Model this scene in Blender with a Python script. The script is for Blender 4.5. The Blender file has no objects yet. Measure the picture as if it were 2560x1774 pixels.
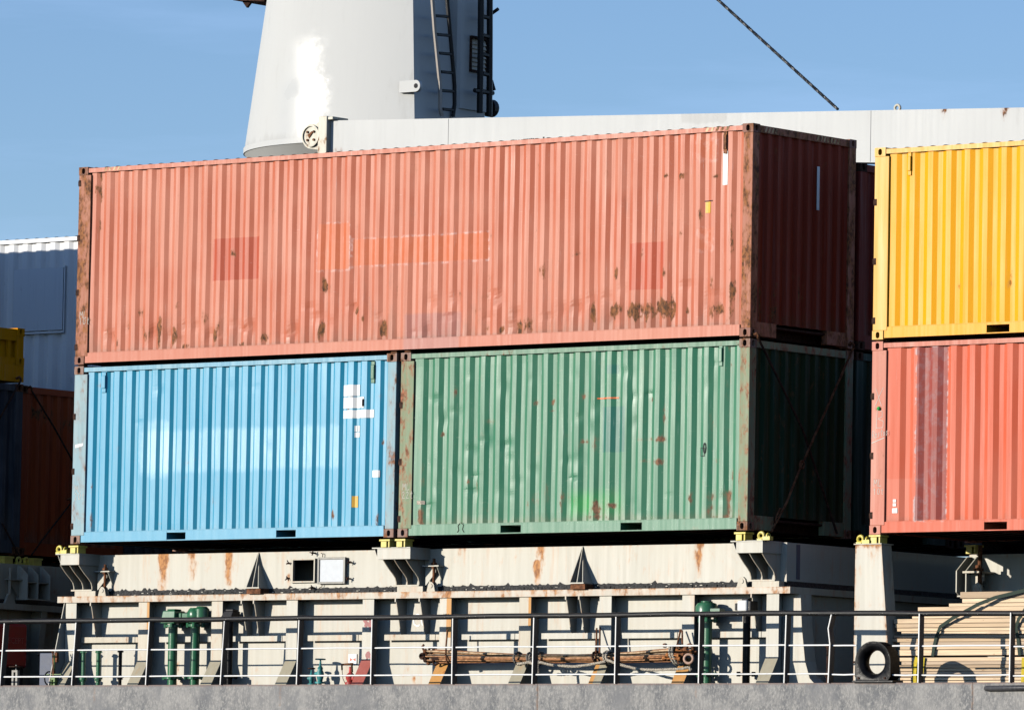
import bpy, bmesh, math, random
from mathutils import Vector, Matrix
R = math.radians
rnd = random.Random(7)
scn = bpy.context.scene
col = scn.collection

# ---------------------------------------------------------------- camera, sky, sun, exposure
cam_d = bpy.data.cameras.new('camera')
cam = bpy.data.objects.new('camera', cam_d); col.objects.link(cam)
cam_d.sensor_width = 36.0; cam_d.sensor_fit = 'HORIZONTAL'
cam_d.lens = 236.745
cam_d.clip_start = 1.0; cam_d.clip_end = 6000.0
cam.matrix_world = Matrix([[0.788682, 0.032418, 0.613947, 65.5151], [0.614538, -0.070814, -0.785702, -73.4576], [0.018006, 0.996963, -0.075772, -4.5865], [0, 0, 0, 1]])
scn.camera = cam

SUN = Vector((.57, 1.0, -.25)).normalized()          # direction the light travels
sun_el = math.asin(-SUN.z)
w = bpy.data.worlds.new('World'); scn.world = w; w.use_nodes = True
wn, wl = w.node_tree.nodes, w.node_tree.links
wn.clear()
sky = wn.new('ShaderNodeTexSky'); sky.sky_type = 'NISHITA'; sky.sun_disc = False
sky.sun_elevation = sun_el
sky.sun_rotation = math.atan2(-SUN.x, -SUN.y)
sky.altitude = 1500; sky.air_density = 1.0; sky.dust_density = 0.0; sky.ozone_density = 3.3
bg = wn.new('ShaderNodeBackground'); bg.inputs[1].default_value = .137
wo = wn.new('ShaderNodeOutputWorld')
# thin high cirrus, everywhere the same kind of veil
tc = wn.new('ShaderNodeTexCoord')
mp = wn.new('ShaderNodeMapping'); mp.inputs['Scale'].default_value = (3.0, 3.0, 26.0); mp.inputs['Rotation'].default_value = (R(6), R(5), 0)
nz = wn.new('ShaderNodeTexNoise'); nz.inputs['Scale'].default_value = 1.6; nz.inputs['Detail'].default_value = 7; nz.inputs['Roughness'].default_value = .6
rp = wn.new('ShaderNodeMapRange'); rp.inputs[1].default_value = .5; rp.inputs[2].default_value = .8; rp.inputs[3].default_value = 0; rp.inputs[4].default_value = .24
mx = wn.new('ShaderNodeMix'); mx.data_type = 'RGBA'; mx.inputs[7].default_value = (4.6, 6.6, 9.8, 1)
wl.new(tc.outputs['Generated'], mp.inputs['Vector']); wl.new(mp.outputs[0], nz.inputs['Vector'])
wl.new(nz.outputs[0], rp.inputs[0]); wl.new(rp.outputs[0], mx.inputs[0]); wl.new(sky.outputs[0], mx.inputs[6])
tn = wn.new('ShaderNodeMix'); tn.data_type = 'RGBA'; tn.blend_type = 'MULTIPLY'; tn.inputs[0].default_value = 1.0; tn.inputs[7].default_value = (1.10, 1.05, 1.14, 1)   # the picture's slightly violet white balance
wl.new(mx.outputs[2], tn.inputs[6]); wl.new(tn.outputs[2], bg.inputs[0]); wl.new(bg.outputs[0], wo.inputs[0])

sd = bpy.data.lights.new('sun', 'SUN'); sd.energy = 5.0; sd.angle = R(.5); sd.color = (1.0, .93, .82)
so = bpy.data.objects.new('sun', sd); col.objects.link(so)
so.rotation_euler = SUN.to_track_quat('-Z', 'Y').to_euler()
scn.view_settings.view_transform = 'Standard'; scn.view_settings.look = 'None'
scn.view_settings.exposure = 0.0; scn.view_settings.gamma = 1.0
scn.view_settings.use_curve_mapping = False
scn.cycles.max_bounces = 4; scn.cycles.diffuse_bounces = 0; scn.cycles.glossy_bounces = 2

# ---------------------------------------------------------------- node helpers
class G:
    def __init__(s, name):
        s.m = bpy.data.materials.new(name); s.m.use_nodes = True
        s.t = s.m.node_tree; s.t.nodes.clear()
        s.out = s.t.nodes.new('ShaderNodeOutputMaterial')
        s.b = s.t.nodes.new('ShaderNodeBsdfPrincipled')
        s.t.links.new(s.b.outputs[0], s.out.inputs[0])
    def put(s, sock, v):
        if isinstance(v, bpy.types.NodeSocket): s.t.links.new(v, sock)
        elif isinstance(v, (tuple, list)) and len(v) == 3 and sock.type == 'RGBA': sock.default_value = (*v, 1)
        else: sock.default_value = v
    def node(s, ty, ins=None, **kw):
        n = s.t.nodes.new(ty)
        for k, v in kw.items(): setattr(n, k, v)
        for k, v in (ins or {}).items(): s.put(n.inputs[k], v)
        return n
    def ma(s, op, a, b=0.0, c=0.0, clamp=False):
        return s.node('ShaderNodeMath', {0: a, 1: b, 2: c}, operation=op, use_clamp=clamp).outputs[0]
    def add(s, a, b): return s.ma('ADD', a, b)
    def mul(s, a, b): return s.ma('MULTIPLY', a, b)
    def ss(s, x, a, b, lo=0.0, hi=1.0):
        return s.node('ShaderNodeMapRange', {0: x, 1: a, 2: b, 3: lo, 4: hi}, interpolation_type='SMOOTHSTEP').outputs[0]
    def mix(s, f, a, b, mode='MIX'):
        return s.node('ShaderNodeMix', {0: f, 6: a, 7: b}, data_type='RGBA', blend_type=mode).outputs[2]
    def coords(s):
        c = s.node('ShaderNodeTexCoord').outputs['Object']
        r = s.node('ShaderNodeObjectInfo').outputs['Random']
        s.raw = c
        s.vec = s.node('ShaderNodeVectorMath', {0: c, 1: s.mul(r, 43.0)}, operation='ADD').outputs[0]
        sp = s.node('ShaderNodeSeparateXYZ', {0: c}); s.x, s.y, s.z = sp.outputs
        return s.vec
    def noise(s, sc, detail=4, rough=.55, dist=0.0, raw=False):
        v = s.node('ShaderNodeVectorMath', {0: s.raw if raw else s.vec, 1: sc}, operation='MULTIPLY').outputs[0]
        return s.node('ShaderNodeTexNoise', {'Vector': v, 'Scale': 1.0, 'Detail': detail, 'Roughness': rough, 'Distortion': dist}).outputs[0]
    def attr(s, name):
        return s.node('ShaderNodeAttribute', attribute_name=name).outputs['Fac']
    def rect(s, x0, x1, z0, z1, soft=.006, wob=None, amp=.02):
        x, z = s.x, s.z
        if wob is not None:
            d = s.mul(s.add(wob, -.5), amp * 2)
            x = s.add(x, d); z = s.add(z, d)
        a = s.mul(s.ss(x, x0 - soft, x0 + soft), s.ss(x, x1 - soft, x1 + soft, 1, 0))
        b = s.mul(s.ss(z, z0 - soft, z0 + soft), s.ss(z, z1 - soft, z1 + soft, 1, 0))
        return s.mul(a, b)
    def bump(s, h, strength=.3, dist=.01):
        n = s.node('ShaderNodeBump', {'Strength': strength, 'Distance': dist, 'Height': h}).outputs[0]
        s.put(s.b.inputs['Normal'], n)

RUST_D, RUST_O = (.085, .042, .022), (.27, .105, .04)
def paint(name, base, rough=.42, spec=.5, rust=.66, fade=.25, fadecol=None, dirt=.25, grime=(.12, .1, .075), patches=(), wave=.25, streak=.35, gloss=(), rcol=(RUST_D, RUST_O), scuff=None, rdet=9.0, stain=.25, rvar=1.0, patchy=0.0, fleck=0.0, weep=0.0, rsoft=.09, rmax=1.0):
    """weathered enamel: chalky fading, rain streaks, rust where the 'rust' attribute or the noise says so"""
    g = G(name); g.coords()
    big = g.noise((.9, .9, .9), 3); st = g.noise((16, 16, .55), 5, .6); fine = g.noise((34, 34, 34), 6, .65)
    fc = fadecol or tuple(min(1, c * .6 + .28) for c in base)
    c = g.mix(g.mul(g.ss(big, .35, .7), fade), base, fc)
    c = g.mix(g.mul(g.ss(st, .5, .75), streak), c, tuple(k * .72 for k in base))
    c = g.mix(g.mul(g.ss(st, .5, .28), streak * .5), c, fc)
    rg = g.add(rough, g.mul(g.add(st, -.5), .35 * rvar)); rg = g.add(rg, g.mul(g.add(big, -.5), .2 * rvar))
    wob = g.noise((7, 7, 7), 6, .7)
    for p in patches:
        m = g.rect(*p[:4], soft=p[5], wob=wob, amp=p[6])
        if len(p) > 8 and p[8]:
            ed = g.rect(p[0] - .02, p[1] + .02, p[2] - .02, p[3] + .02, soft=p[5] + .012, wob=wob, amp=p[6])
            ed = g.mul(ed, g.ss(wob, .46, .60))
            c = g.mix(g.mul(ed, p[8]), c, tuple(min(1, k * .5 + .42) for k in p[4]))
        c = g.mix(g.mul(m, p[7]), c, p[4])
    for p in gloss:                  # stretches that have kept their varnish
        m = g.rect(*p[:4], soft=p[4], wob=wob, amp=p[7] if len(p) > 7 else .1)
        rg = g.add(rg, g.mul(m, p[5])); spec = g.add(spec, g.mul(m, p[6]))
    if weep:                         # thin rust tears running down from seams
        wp_ = g.mul(g.ss(g.noise((7.5, 7.5, .45), 5, .7), .53, .68), g.ss(g.noise((2.1, 2.1, 1.6), 4), .42, .58))
        c = g.mix(g.mul(wp_, weep), c, tuple(.55 * a + .45 * b for a, b in zip(rcol[1], base)))
    if patchy:                       # chalked areas next to glossy ones
        rg = g.add(rg, g.mul(g.ss(g.noise((1.3, 1.3, .9), 8, .68, .4), .50, .56), patchy))
    if scuff:
        sc = g.noise((9, 9, 55), 5, .7, .3)
        c = g.mix(g.mul(g.ss(sc, .64, .7), scuff[1]), c, scuff[0])
    dn = g.noise((5, 5, 1.3), 6, .65)
    at = g.attr('rust'); dt = g.attr('dirt')
    dm = g.ss(g.add(dn, g.mul(dt, .5)), .58, .86)
    c = g.mix(g.mul(dm, dirt), c, grime)
    c = g.mix(g.ss(fine, .7, .78, 0, .35), c, tuple(k * .5 for k in base))
    rn = g.noise((rdet, rdet, rdet * .45), 9, .68)
    rm = g.ss(g.add(rn, g.mul(at, .40)), rust, rust + rsoft)
    halo = g.ss(g.add(rn, g.mul(at, .40)), rust - .09, rust + .03)
    c = g.mix(g.mul(halo, .45), c, tuple(.5 * a + .5 * b for a, b in zip(rcol[1], base)))
    c = g.mix(g.mul(g.ss(at, .15, 1.0), stain), c, tuple(.6 * a + .4 * b for a, b in zip(rcol[1], base)))
    if fleck:                        # pin-point chips and short vertical scratches
        ck = g.noise((46, 46, 17), 5, .7); sk = g.noise((70, 70, 2.4), 4, .6)
        c = g.mix(g.ss(ck, .66, .70, 0, fleck), c, tuple(.5 * k for k in rcol[1]))
        c = g.mix(g.ss(sk, .655, .70, 0, fleck * .8), c, tuple(min(1, k * .5 + .33) for k in base))
    rc = g.mix(g.ss(g.noise((22, 22, 14), 5, .6), .38, .62), rcol[0], rcol[1])
    c = g.mix(g.mul(rm, rmax), c, rc)
    g.put(g.b.inputs['Base Color'], c)
    rg = g.ma('MAXIMUM', rg, .16)
    rg = g.node('ShaderNodeMix', {0: rm, 2: rg, 3: .88}, data_type='FLOAT').outputs[0]
    g.put(g.b.inputs['Roughness'], rg)
    g.put(g.b.inputs['Specular IOR Level'], spec)
    h = g.add(g.mul(g.noise((3.2, 3.2, 1.1), 2), 1.6), g.add(g.mul(fine, .05), g.mul(rm, .08)))
    g.bump(h, wave, .02)
    return g.m

def plain(name, base, rough=.5, spec=.5, var=.25, metal=0.0, sc=12.0, bump=.15):
    g = G(name); g.coords()
    n = g.noise((sc, sc, sc), 6, .6)
    c = g.mix(g.ss(n, .35, .7), tuple(k * (1 - var) for k in base), tuple(min(1, k * (1 + var)) for k in base))
    g.put(g.b.inputs['Base Color'], c); g.put(g.b.inputs['Metallic'], metal)
    g.put(g.b.inputs['Roughness'], g.add(rough, g.mul(g.add(n, -.5), .3))); g.put(g.b.inputs['Specular IOR Level'], spec)
    g.bump(n, bump, .01)
    return g.m

def hull_paint(name):
    g = G(name); g.coords()
    a = g.noise((4.4, 4.4, 2.6), 6, .66); b = g.noise((34, 34, 19), 7, .76); d = g.noise((1.1, 1.1, .7), 3); e = g.noise((75, 75, 40), 4, .7)
    c = g.mix(g.ss(a, .38, .60), (.095, .10, .107), (.22, .216, .208))
    c = g.mix(g.ss(b, .47, .64, 0, .75), c, (.38, .365, .34))
    c = g.mix(g.ss(b, .46, .34, 0, .7), c, (.10, .105, .115))
    c = g.mix(g.ss(e, .56, .72, 0, .6), c, (.44, .42, .39))
    c = g.mix(g.mul(g.ss(d, .45, .62), .35), c, (.31, .30, .285))
    c = g.mix(g.ss(g.noise((1.5, 1.5, .9), 7, .7), .51, .62, 0, .6), c, (.12, .125, .135))
    top = g.ss(g.add(g.z, g.mul(g.add(b, -.5), .12)), -.035, .0)
    c = g.mix(g.mul(top, .6), c, (.17, .08, .055))
    rr = g.ss(g.noise((5, 5, 1.2), 7, .7), .66, .74, 0, .5)
    c = g.mix(rr, c, (.2, .15, .11))
    for sx_, zb_, k in ((38.9, -.45, .8), (46.09, -.5, .6), (30.8, -.25, .45), (41.6, -.2, .4), (34.3, -.3, .4)):     # rust drips below seams and lashing points
        c = g.mix(g.mul(g.rect(sx_ - .018, sx_ + .018, zb_, -.01, soft=.012, wob=b, amp=.03), g.mul(g.ss(b, .4, .6), k)), c, (.22, .10, .04))
    g.put(g.b.inputs['Base Color'], c); g.put(g.b.inputs['Roughness'], g.add(.5, g.mul(b, .3)))
    g.bump(g.add(a, g.mul(b, .8)), .4, .02)
    return g.m

def wood(name, base):
    g = G(name); g.coords()
    n = g.noise((1.6, 30, 60), 6, .6, .4); k = g.noise((5, 8, 22), 3); s = g.noise((.7, 2, 2), 3)
    rr = g.node('ShaderNodeObjectInfo').outputs['Random']
    c = g.mix(g.ss(n, .35, .7), tuple(q * .72 for q in base), base)
    c = g.mix(g.mul(g.mul(rr, rr), .75), c, (.40, .27, .15))
    c = g.mix(g.ss(k, .68, .74, 0, .8), c, (.25, .11, .045))
    c = g.mix(g.ss(s, .6, .75, 0, .45), c, (.33, .26, .2))
    g.put(g.b.inputs['Base Color'], c); g.put(g.b.inputs['Roughness'], .75); g.bump(n, .3, .01)
    return g.m

def water_mat(name):
    g = G(name); g.coords()
    n = g.noise((.9, .9, .9), 5, .6)
    g.put(g.b.inputs['Base Color'], (.012, .03, .032)); g.put(g.b.inputs['Roughness'], .12)
    g.put(g.b.inputs['IOR'], 1.33); g.bump(n, .6, .25)
    return g.m

# ---------------------------------------------------------------- object helpers
WORLD = {}
def props(o, label=None, cat=None, group=None, kind=None):
    if label: o['label'] = label
    if cat: o['category'] = cat
    if group: o['group'] = group
    if kind: o['kind'] = kind
    return o
def thing(name, label, cat, loc=(0, 0, 0), group=None):
    o = bpy.data.objects.new(name, None); o.empty_display_size = .2
    o.location = loc; col.objects.link(o); WORLD[o] = Vector(loc)
    return props(o, label, cat, group)

class MB:
    def __init__(s): s.v, s.f = [], []
    def q(s, pts, faces):
        n = len(s.v); s.v += [tuple(p) for p in pts]; s.f += [tuple(n + i for i in f) for f in faces]; return s
    def box(s, x0, x1, y0, y1, z0, z1):
        return s.q([(x0, y0, z0), (x1, y0, z0), (x1, y1, z0), (x0, y1, z0), (x0, y0, z1), (x1, y0, z1), (x1, y1, z1), (x0, y1, z1)],
                   [(0, 3, 2, 1), (4, 5, 6, 7), (0, 1, 5, 4), (1, 2, 6, 5), (2, 3, 7, 6), (3, 0, 4, 7)])
    def prism(s, pts, ax, lo, hi):
        n = len(pts)
        mk = {'x': lambda a, b, t: (t, a, b), 'y': lambda a, b, t: (a, t, b), 'z': lambda a, b, t: (a, b, t)}[ax]
        return s.q([mk(a, b, lo) for a, b in pts] + [mk(a, b, hi) for a, b in pts],
                   [tuple(range(n)), tuple(range(2 * n - 1, n - 1, -1))] + [(i, i + n, (i + 1) % n + n, (i + 1) % n) for i in range(n)])
    def hexa(s, b, t):   # two quads of 4 points
        return s.q(list(b) + list(t), [(0, 3, 2, 1), (4, 5, 6, 7), (0, 1, 5, 4), (1, 2, 6, 5), (2, 3, 7, 6), (3, 0, 4, 7)])
    def tube(s, path, r, n=8, closed=False):
        P = [Vector(p) for p in path]; m = len(P); rings = []
        up = None
        for i, p in enumerate(P):
            a = P[(i - 1) % m] if closed or i else p; b = P[(i + 1) % m] if closed or i < m - 1 else p
            t = (b - a).normalized()
            if up is None:
                up = Vector((0, 0, 1)) if abs(t.z) < .9 else Vector((1, 0, 0))
            u = (up - t * up.dot(t)).normalized(); v = t.cross(u); up = u
            rr = r[i] if isinstance(r, (list, tuple)) else r
            rings.append([p + (u * math.cos(2 * math.pi * k / n) + v * math.sin(2 * math.pi * k / n)) * rr for k in range(n)])
        pts = [p for rg in rings for p in rg]; fs = []
        for i in range(m if closed else m - 1):
            j = (i + 1) % m
            fs += [(i * n + k, i * n + (k + 1) % n, j * n + (k + 1) % n, j * n + k) for k in range(n)]
        if not closed: fs += [tuple(range(n - 1, -1, -1)), tuple((m - 1) * n + k for k in range(n))]
        return s.q(pts, fs)
    def lathe(s, c, prof, n=16, ax='z'):
        c = Vector(c); pts = []
        for r, h in prof:
            for k in range(n):
                a = 2 * math.pi * k / n; ca, sa = r * math.cos(a), r * math.sin(a)
                pts.append(c + Vector({'z': (ca, sa, h), 'y': (ca, h, sa), 'x': (h, ca, sa)}[ax]))
        m = len(prof)
        fs = [(i * n + k, i * n + (k + 1) % n, (i + 1) * n + (k + 1) % n, (i + 1) * n + k) for i in range(m - 1) for k in range(n)]
        if prof[0][0] > 1e-6: fs.append(tuple(range(n - 1, -1, -1)))
        if prof[-1][0] > 1e-6: fs.append(tuple((m - 1) * n + k for k in range(n)))
        return s.q(pts, fs)
    def cyl(s, c, r, h, n=12, ax='z'): return s.lathe(c, [(r, 0), (r, h)], n, ax)
    def torus(s, c, Rr, r, ax='y', n=16, k=8, sx=1.0):
        c = Vector(c); pth = []
        for i in range(n):
            a = 2 * math.pi * i / n; p, q_ = Rr * math.cos(a) * sx, Rr * math.sin(a)
            pth.append(c + Vector({'y': (p, 0, q_), 'x': (0, p, q_), 'z': (p, q_, 0)}[ax]))
        return s.tube(pth, r, k, closed=True)
    def sph(s, c, r, n=10, sz=1.0):
        return s.lathe(c, [(max(1e-7, r * math.sin(math.pi * i / 6)), -r * sz * math.cos(math.pi * i / 6)) for i in range(7)], n)
    def build(s, name, mat, parent=None, smooth=None, loc=None, local=False, kind=None, bevel=0):
        me = bpy.data.meshes.new(name)
        org = Vector((0, 0, 0))
        if not local:
            if parent is not None: org = WORLD[parent]
            elif loc is not None: org = Vector(loc)
        me.from_pydata([tuple(Vector(p) - org) for p in s.v], [], s.f)
        bm = bmesh.new(); bm.from_mesh(me); bmesh.ops.recalc_face_normals(bm, faces=bm.faces); bm.to_mesh(me); bm.free()
        me.materials.append(mat)
        if smooth is not None:
            me.shade_smooth(); me.set_sharp_from_angle(angle=R(smooth))
        o = bpy.data.objects.new(name, me); col.objects.link(o)
        if bevel:
            md = o.modifiers.new('bevel', 'BEVEL'); md.width = bevel; md.segments = 2; md.limit_method = 'ANGLE'
        if parent is not None:
            o.parent = parent; WORLD[o] = WORLD[parent]
        else:
            o.location = org; WORLD[o] = org
        if kind: o['kind'] = kind
        return o

def grid(name, us, zs, fn, mat, parent, rust=None, dirt=None, hole=None, local=True, kind=None):
    """sheet over us x zs; fn(i, u, z) -> point in the parent's frame; rust/dirt(u, z) -> 0..1 stored per vertex"""
    v, f, ra, da = [], [], [], []
    nz_ = len(zs)
    for i, u in enumerate(us):
        for z in zs:
            v.append(fn(i, u, z)); ra.append(rust(u, z) if rust else 0.0); da.append(dirt(u, z) if dirt else 0.0)
    for i in range(len(us) - 1):
        for j in range(nz_ - 1):
            if hole and hole(.5 * (us[i] + us[i + 1]), .5 * (zs[j] + zs[j + 1])): continue
            f.append((i * nz_ + j, (i + 1) * nz_ + j, (i + 1) * nz_ + j + 1, i * nz_ + j + 1))
    me = bpy.data.meshes.new(name); me.from_pydata(v, [], f); me.materials.append(mat)
    for nm, arr in (('rust', ra), ('dirt', da)):
        a = me.attributes.new(nm, 'FLOAT', 'POINT'); a.data.foreach_set('value', arr)
    o = bpy.data.objects.new(name, me); col.objects.link(o)
    if parent is not None: o.parent = parent; WORLD[o] = WORLD[parent]
    if kind: o['kind'] = kind
    return o
def lin(a, b, n): return [a + (b - a) * i / n for i in range(n + 1)]
def blob_fn(blobs, base=None):
    def fn(x, z):
        s = base(x, z) if base else 0.0
        for b in blobs:
            bx, bz, rx, rz = b[:4]; k = b[4] if len(b) > 4 else 1.0
            dx, dz = (x - bx) / rx, (z - bz) / rz
            d = dx * dx + dz * dz
            if d < 6: s = max(s, k * math.exp(-d * .9))
        return min(1.0, s)
    return fn
def streak_fn(sts, base=None):           # (x, half width, z top, z bottom, strength): runs that fade downwards
    def fn(x, z):
        s = base(x, z) if base else 0.0
        for xc, wd, zt, zb, k in sts:
            if zb - .05 < z < zt + .05:
                t = min(1, max(0, (zt - z) / (zt - zb)))
                s = max(s, k * (1 - .55 * t) * math.exp(-((x - xc) / wd) ** 2))
        return s
    return fn
def text(name, s, size, loc, mat, parent, rot=(R(90), 0, 0), ext=.001, sx=1.0):
    cu = bpy.data.curves.new(name, 'FONT'); cu.body = s; cu.size = size; cu.extrude = ext; cu.resolution_u = 2
    tmp = bpy.data.objects.new(name, cu); col.objects.link(tmp)
    dg = bpy.context.evaluated_depsgraph_get(); me = bpy.data.meshes.new_from_object(tmp.evaluated_get(dg))
    bpy.data.objects.remove(tmp)
    me.materials.clear(); me.materials.append(mat)
    o = bpy.data.objects.new(name, me); col.objects.link(o); o.parent = parent
    o.location = Vector(loc) - WORLD[parent]; o.rotation_euler = rot; o.scale = (sx, 1, 1); WORLD[o] = WORLD[parent]
    return o
STROKES = {'M': [[(0, 0), (.1, 1), (.45, .35), (.8, 1), (.9, 0)]], 'L': [[(.2, 1), (0, 0), (.8, .08)]], '1': [[(.1, .7), (.4, 1), (.35, 0)]],
    '0': [[(.4, 1), (.05, .6), (.15, .05), (.6, .1), (.75, .65), (.4, 1)]], '2': [[(0, .75), (.35, 1), (.65, .75), (.05, .0), (.75, .05)]],
    't': [[(.4, 1), (.3, .1), (.6, 0)], [(.05, .65), (.7, .7)]], 'X': [[(0, 0), (.9, 1.05)], [(.1, 1), (.75, 0)]],
    'B': [[(.1, 0), (.15, 1), (.7, .9), (.7, .6), (.2, .5), (.85, .35), (.8, 0), (.05, -.02)]],
    'R': [[(0, 0), (.1, 1), (.65, .85), (.55, .5), (.1, .45), (.75, 0)]], 'e': [[(.05, .3), (.55, .35), (.4, .6), (.1, .4), (.2, .0), (.6, .08)]],
    's': [[(.5, .6), (.15, .5), (.45, .25), (.1, 0)]], 'o': [[(.3, .6), (.05, .3), (.25, 0), (.55, .3), (.3, .6)]], ' ': [], '_': [[(0, 0), (1, .1)]], '7': [[(.0, .9), (.7, 1), (.2, 0)]]}
def chalk(parent, s, x, z, h, mat, y=-.0015, slope=0.0, wd=.0032, adv=1.0):
    mb = MB()
    for ch in s:
        for st in STROKES.get(ch, []):
            pts = [(x + px * h * .62, z + pz * h + slope * px * h) for px, pz in st]
            for (ax, az), (bx, bz) in zip(pts, pts[1:]):
                d = math.hypot(bx - ax, bz - az) or 1; nx, nz2 = -(bz - az) / d * wd, (bx - ax) / d * wd
                mb.q([(ax + nx, y, az + nz2), (ax - nx, y, az - nz2), (bx - nx, y, bz - nz2), (bx + nx, y, bz + nz2)], [(0, 1, 2, 3)])
        x += h * .72 * adv; z += slope * h * .6
    return mb.build('chalk_mark', mat, parent, local=True)
# ---------------------------------------------------------------- materials
m_rust = plain('rusty_steel', (.17, .07, .033), .85, .2, .55, 0, 16, .5)
m_rust_dark = plain('dark_rusty_steel', (.055, .028, .02), .85, .12, .5, 0, 18, .4)
m_black = plain('black_paint', (.012, .012, .013), .5, .3, .4, 0, 9, .3)
m_blackgloss = plain('glossy_black_paint', (.007, .007, .008), .32, .10, .5, 0, 14, .35)
m_yellow = paint('yellow_socket_paint', (.62, .50, .04), rust=.70, fade=.3, dirt=.4)
m_white = plain('white_sticker', (.82, .82, .8), .5, .4, .05)
m_label = plain('orange_sticker', (.75, .42, .06), .5, .4, .08)
m_hazard = paint('worn_hazard_yellow', (.46, .27, .07), rust=.5, fade=.2, dirt=.4)
m_chalk = plain('chalk', (.62, .58, .52), .9, .1, .1)
m_stencil = plain('black_stencil_paint', (.02, .02, .022), .7, .3, .2)
m_cream = paint('cream_ship_paint', (.485, .461, .385), weep=.6, rsoft=.17, rmax=.85, rough=.5, rust=.65, fade=.15, fadecol=(.68, .67, .62), dirt=.22, grime=(.3, .22, .12), wave=.08, streak=.10, rcol=((.27, .10, .03), (.56, .25, .08)), stain=.65)
m_cream_rusty = paint('rust_run_cream_paint', (.485, .435, .335), weep=.85, rsoft=.15, rmax=.9, rough=.5, rust=.61, fade=.15, dirt=.35, grime=(.42, .26, .12), wave=.12, streak=.2, rcol=((.16, .06, .022), (.46, .17, .045)))
m_beige = paint('beige_foot_paint', (.36, .325, .235), rough=.65, spec=.2, rust=.66, fade=.1, dirt=.4, wave=.1, weep=.4, rcol=((.27, .10, .03), (.5, .22, .07)))
m_orange_stay = paint('rust_run_stay', (.54, .26, .06), rough=.6, rust=.6, fade=.1, dirt=.5, grime=(.5, .2, .04), wave=.1, rcol=((.3, .1, .02), (.55, .22, .05)))
m_oxide_stay = paint('red_splashed_stay', (.36, .085, .06), rough=.55, rust=.8, fade=.1, wave=.1, patches=[(-9, 9, -1.93, -1.70, (.55, .47, .33), .01, .09, .9)])
CRX = -1.2360000000000002
m_crane = paint('grey_white_crane_paint', (.515, .52, .505), patchy=.0, gloss=[(-1.589 - CRX, -0.604 - CRX, 6.515 - 2, 7.496 - 2, .22, -.30, .06, .25), (-1.404 - CRX, -0.765 - CRX, 7.34 - 2, 8.154 - 2, .22, -.28, .02, .25)], rough=.62, rvar=.15, rust=.80, fade=.1, fadecol=(.5, .5, .48), dirt=.14, wave=.05, streak=.06, spec=.3)
m_boom = paint('grey_white_boom_paint', (.545, .55, .535), rough=.6, rust=.755, fade=.12, fadecol=(.52, .52, .5), dirt=.16, wave=.06, streak=.07, spec=.3)
m_hull = hull_paint('patchy_grey_hull_paint')
m_deck = plain('red_oxide_deck_paint', (.2, .06, .045), .7, .3, .3)
m_tar = plain('black_gasket', (.03, .03, .03), .7, .3, .8, 0, 30, 1.0)
m_green_pipe = paint('green_pipe_paint', (.014, .125, .048), rough=.30, rust=.79, fade=.08, dirt=.1, wave=.15)
m_teal = plain('turquoise_valve_paint', (.04, .25, .25), .45, .4, .4, 0, 20)
m_redvalve = plain('red_valve_paint', (.45, .05, .045), .45, .4, .35, 0, 20)
m_olive = plain('olive_green_paint', (.12, .2, .06), .5, .4, .4, 0, 20)
m_redbox = plain('red_box_paint', (.50, .012, .012), .45, .4, .1, 0, 6)
m_bluegrey = plain('blue_grey_paint', (.07, .085, .13), .5, .4, .15)
m_rope = plain('pale_rope', (.5, .44, .35), .9, .1, .35, 0, 60, .8)
m_ropedark = plain('grey_rope', (.24, .215, .185), .9, .1, .4, 0, 60, .8)
m_wire = plain('steel_wire', (.05, .052, .055), .45, .5, .6, .6, 40, .5)
m_rail_white = paint('white_rail_paint', (.74, .74, .72), rust=.72, fade=.1, dirt=.2, wave=.1)
m_rail_grey = paint('grey_stanchion_paint', (.045, .045, .05), spec=.2, rust=.74, fade=.1, dirt=.2, wave=.1)
m_rail_pale = paint('pale_ladder_rail', (.33, .29, .25), rust=.66, fade=.2, dirt=.3)
m_pane = plain('white_door_panel', (.58, .61, .64), .5, .3, .05)
m_dark = plain('dark_steel', (.03, .03, .032), .8, .2, .3)
m_strap = plain('dark_green_strap', (.018, .036, .024), .7, .3, .3, 0, 40)
m_ystrap = plain('yellow_strap', (.55, .42, .02), .7, .3, .2, 0, 40)
m_shadow_crate = plain('shadow_crate_grey', (.2, .22, .24), .6, .3, .2)
m_wood = wood('sawn_timber', (.92, .69, .45)); m_wood2 = wood('weathered_timber', (.60, .45, .31))

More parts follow.
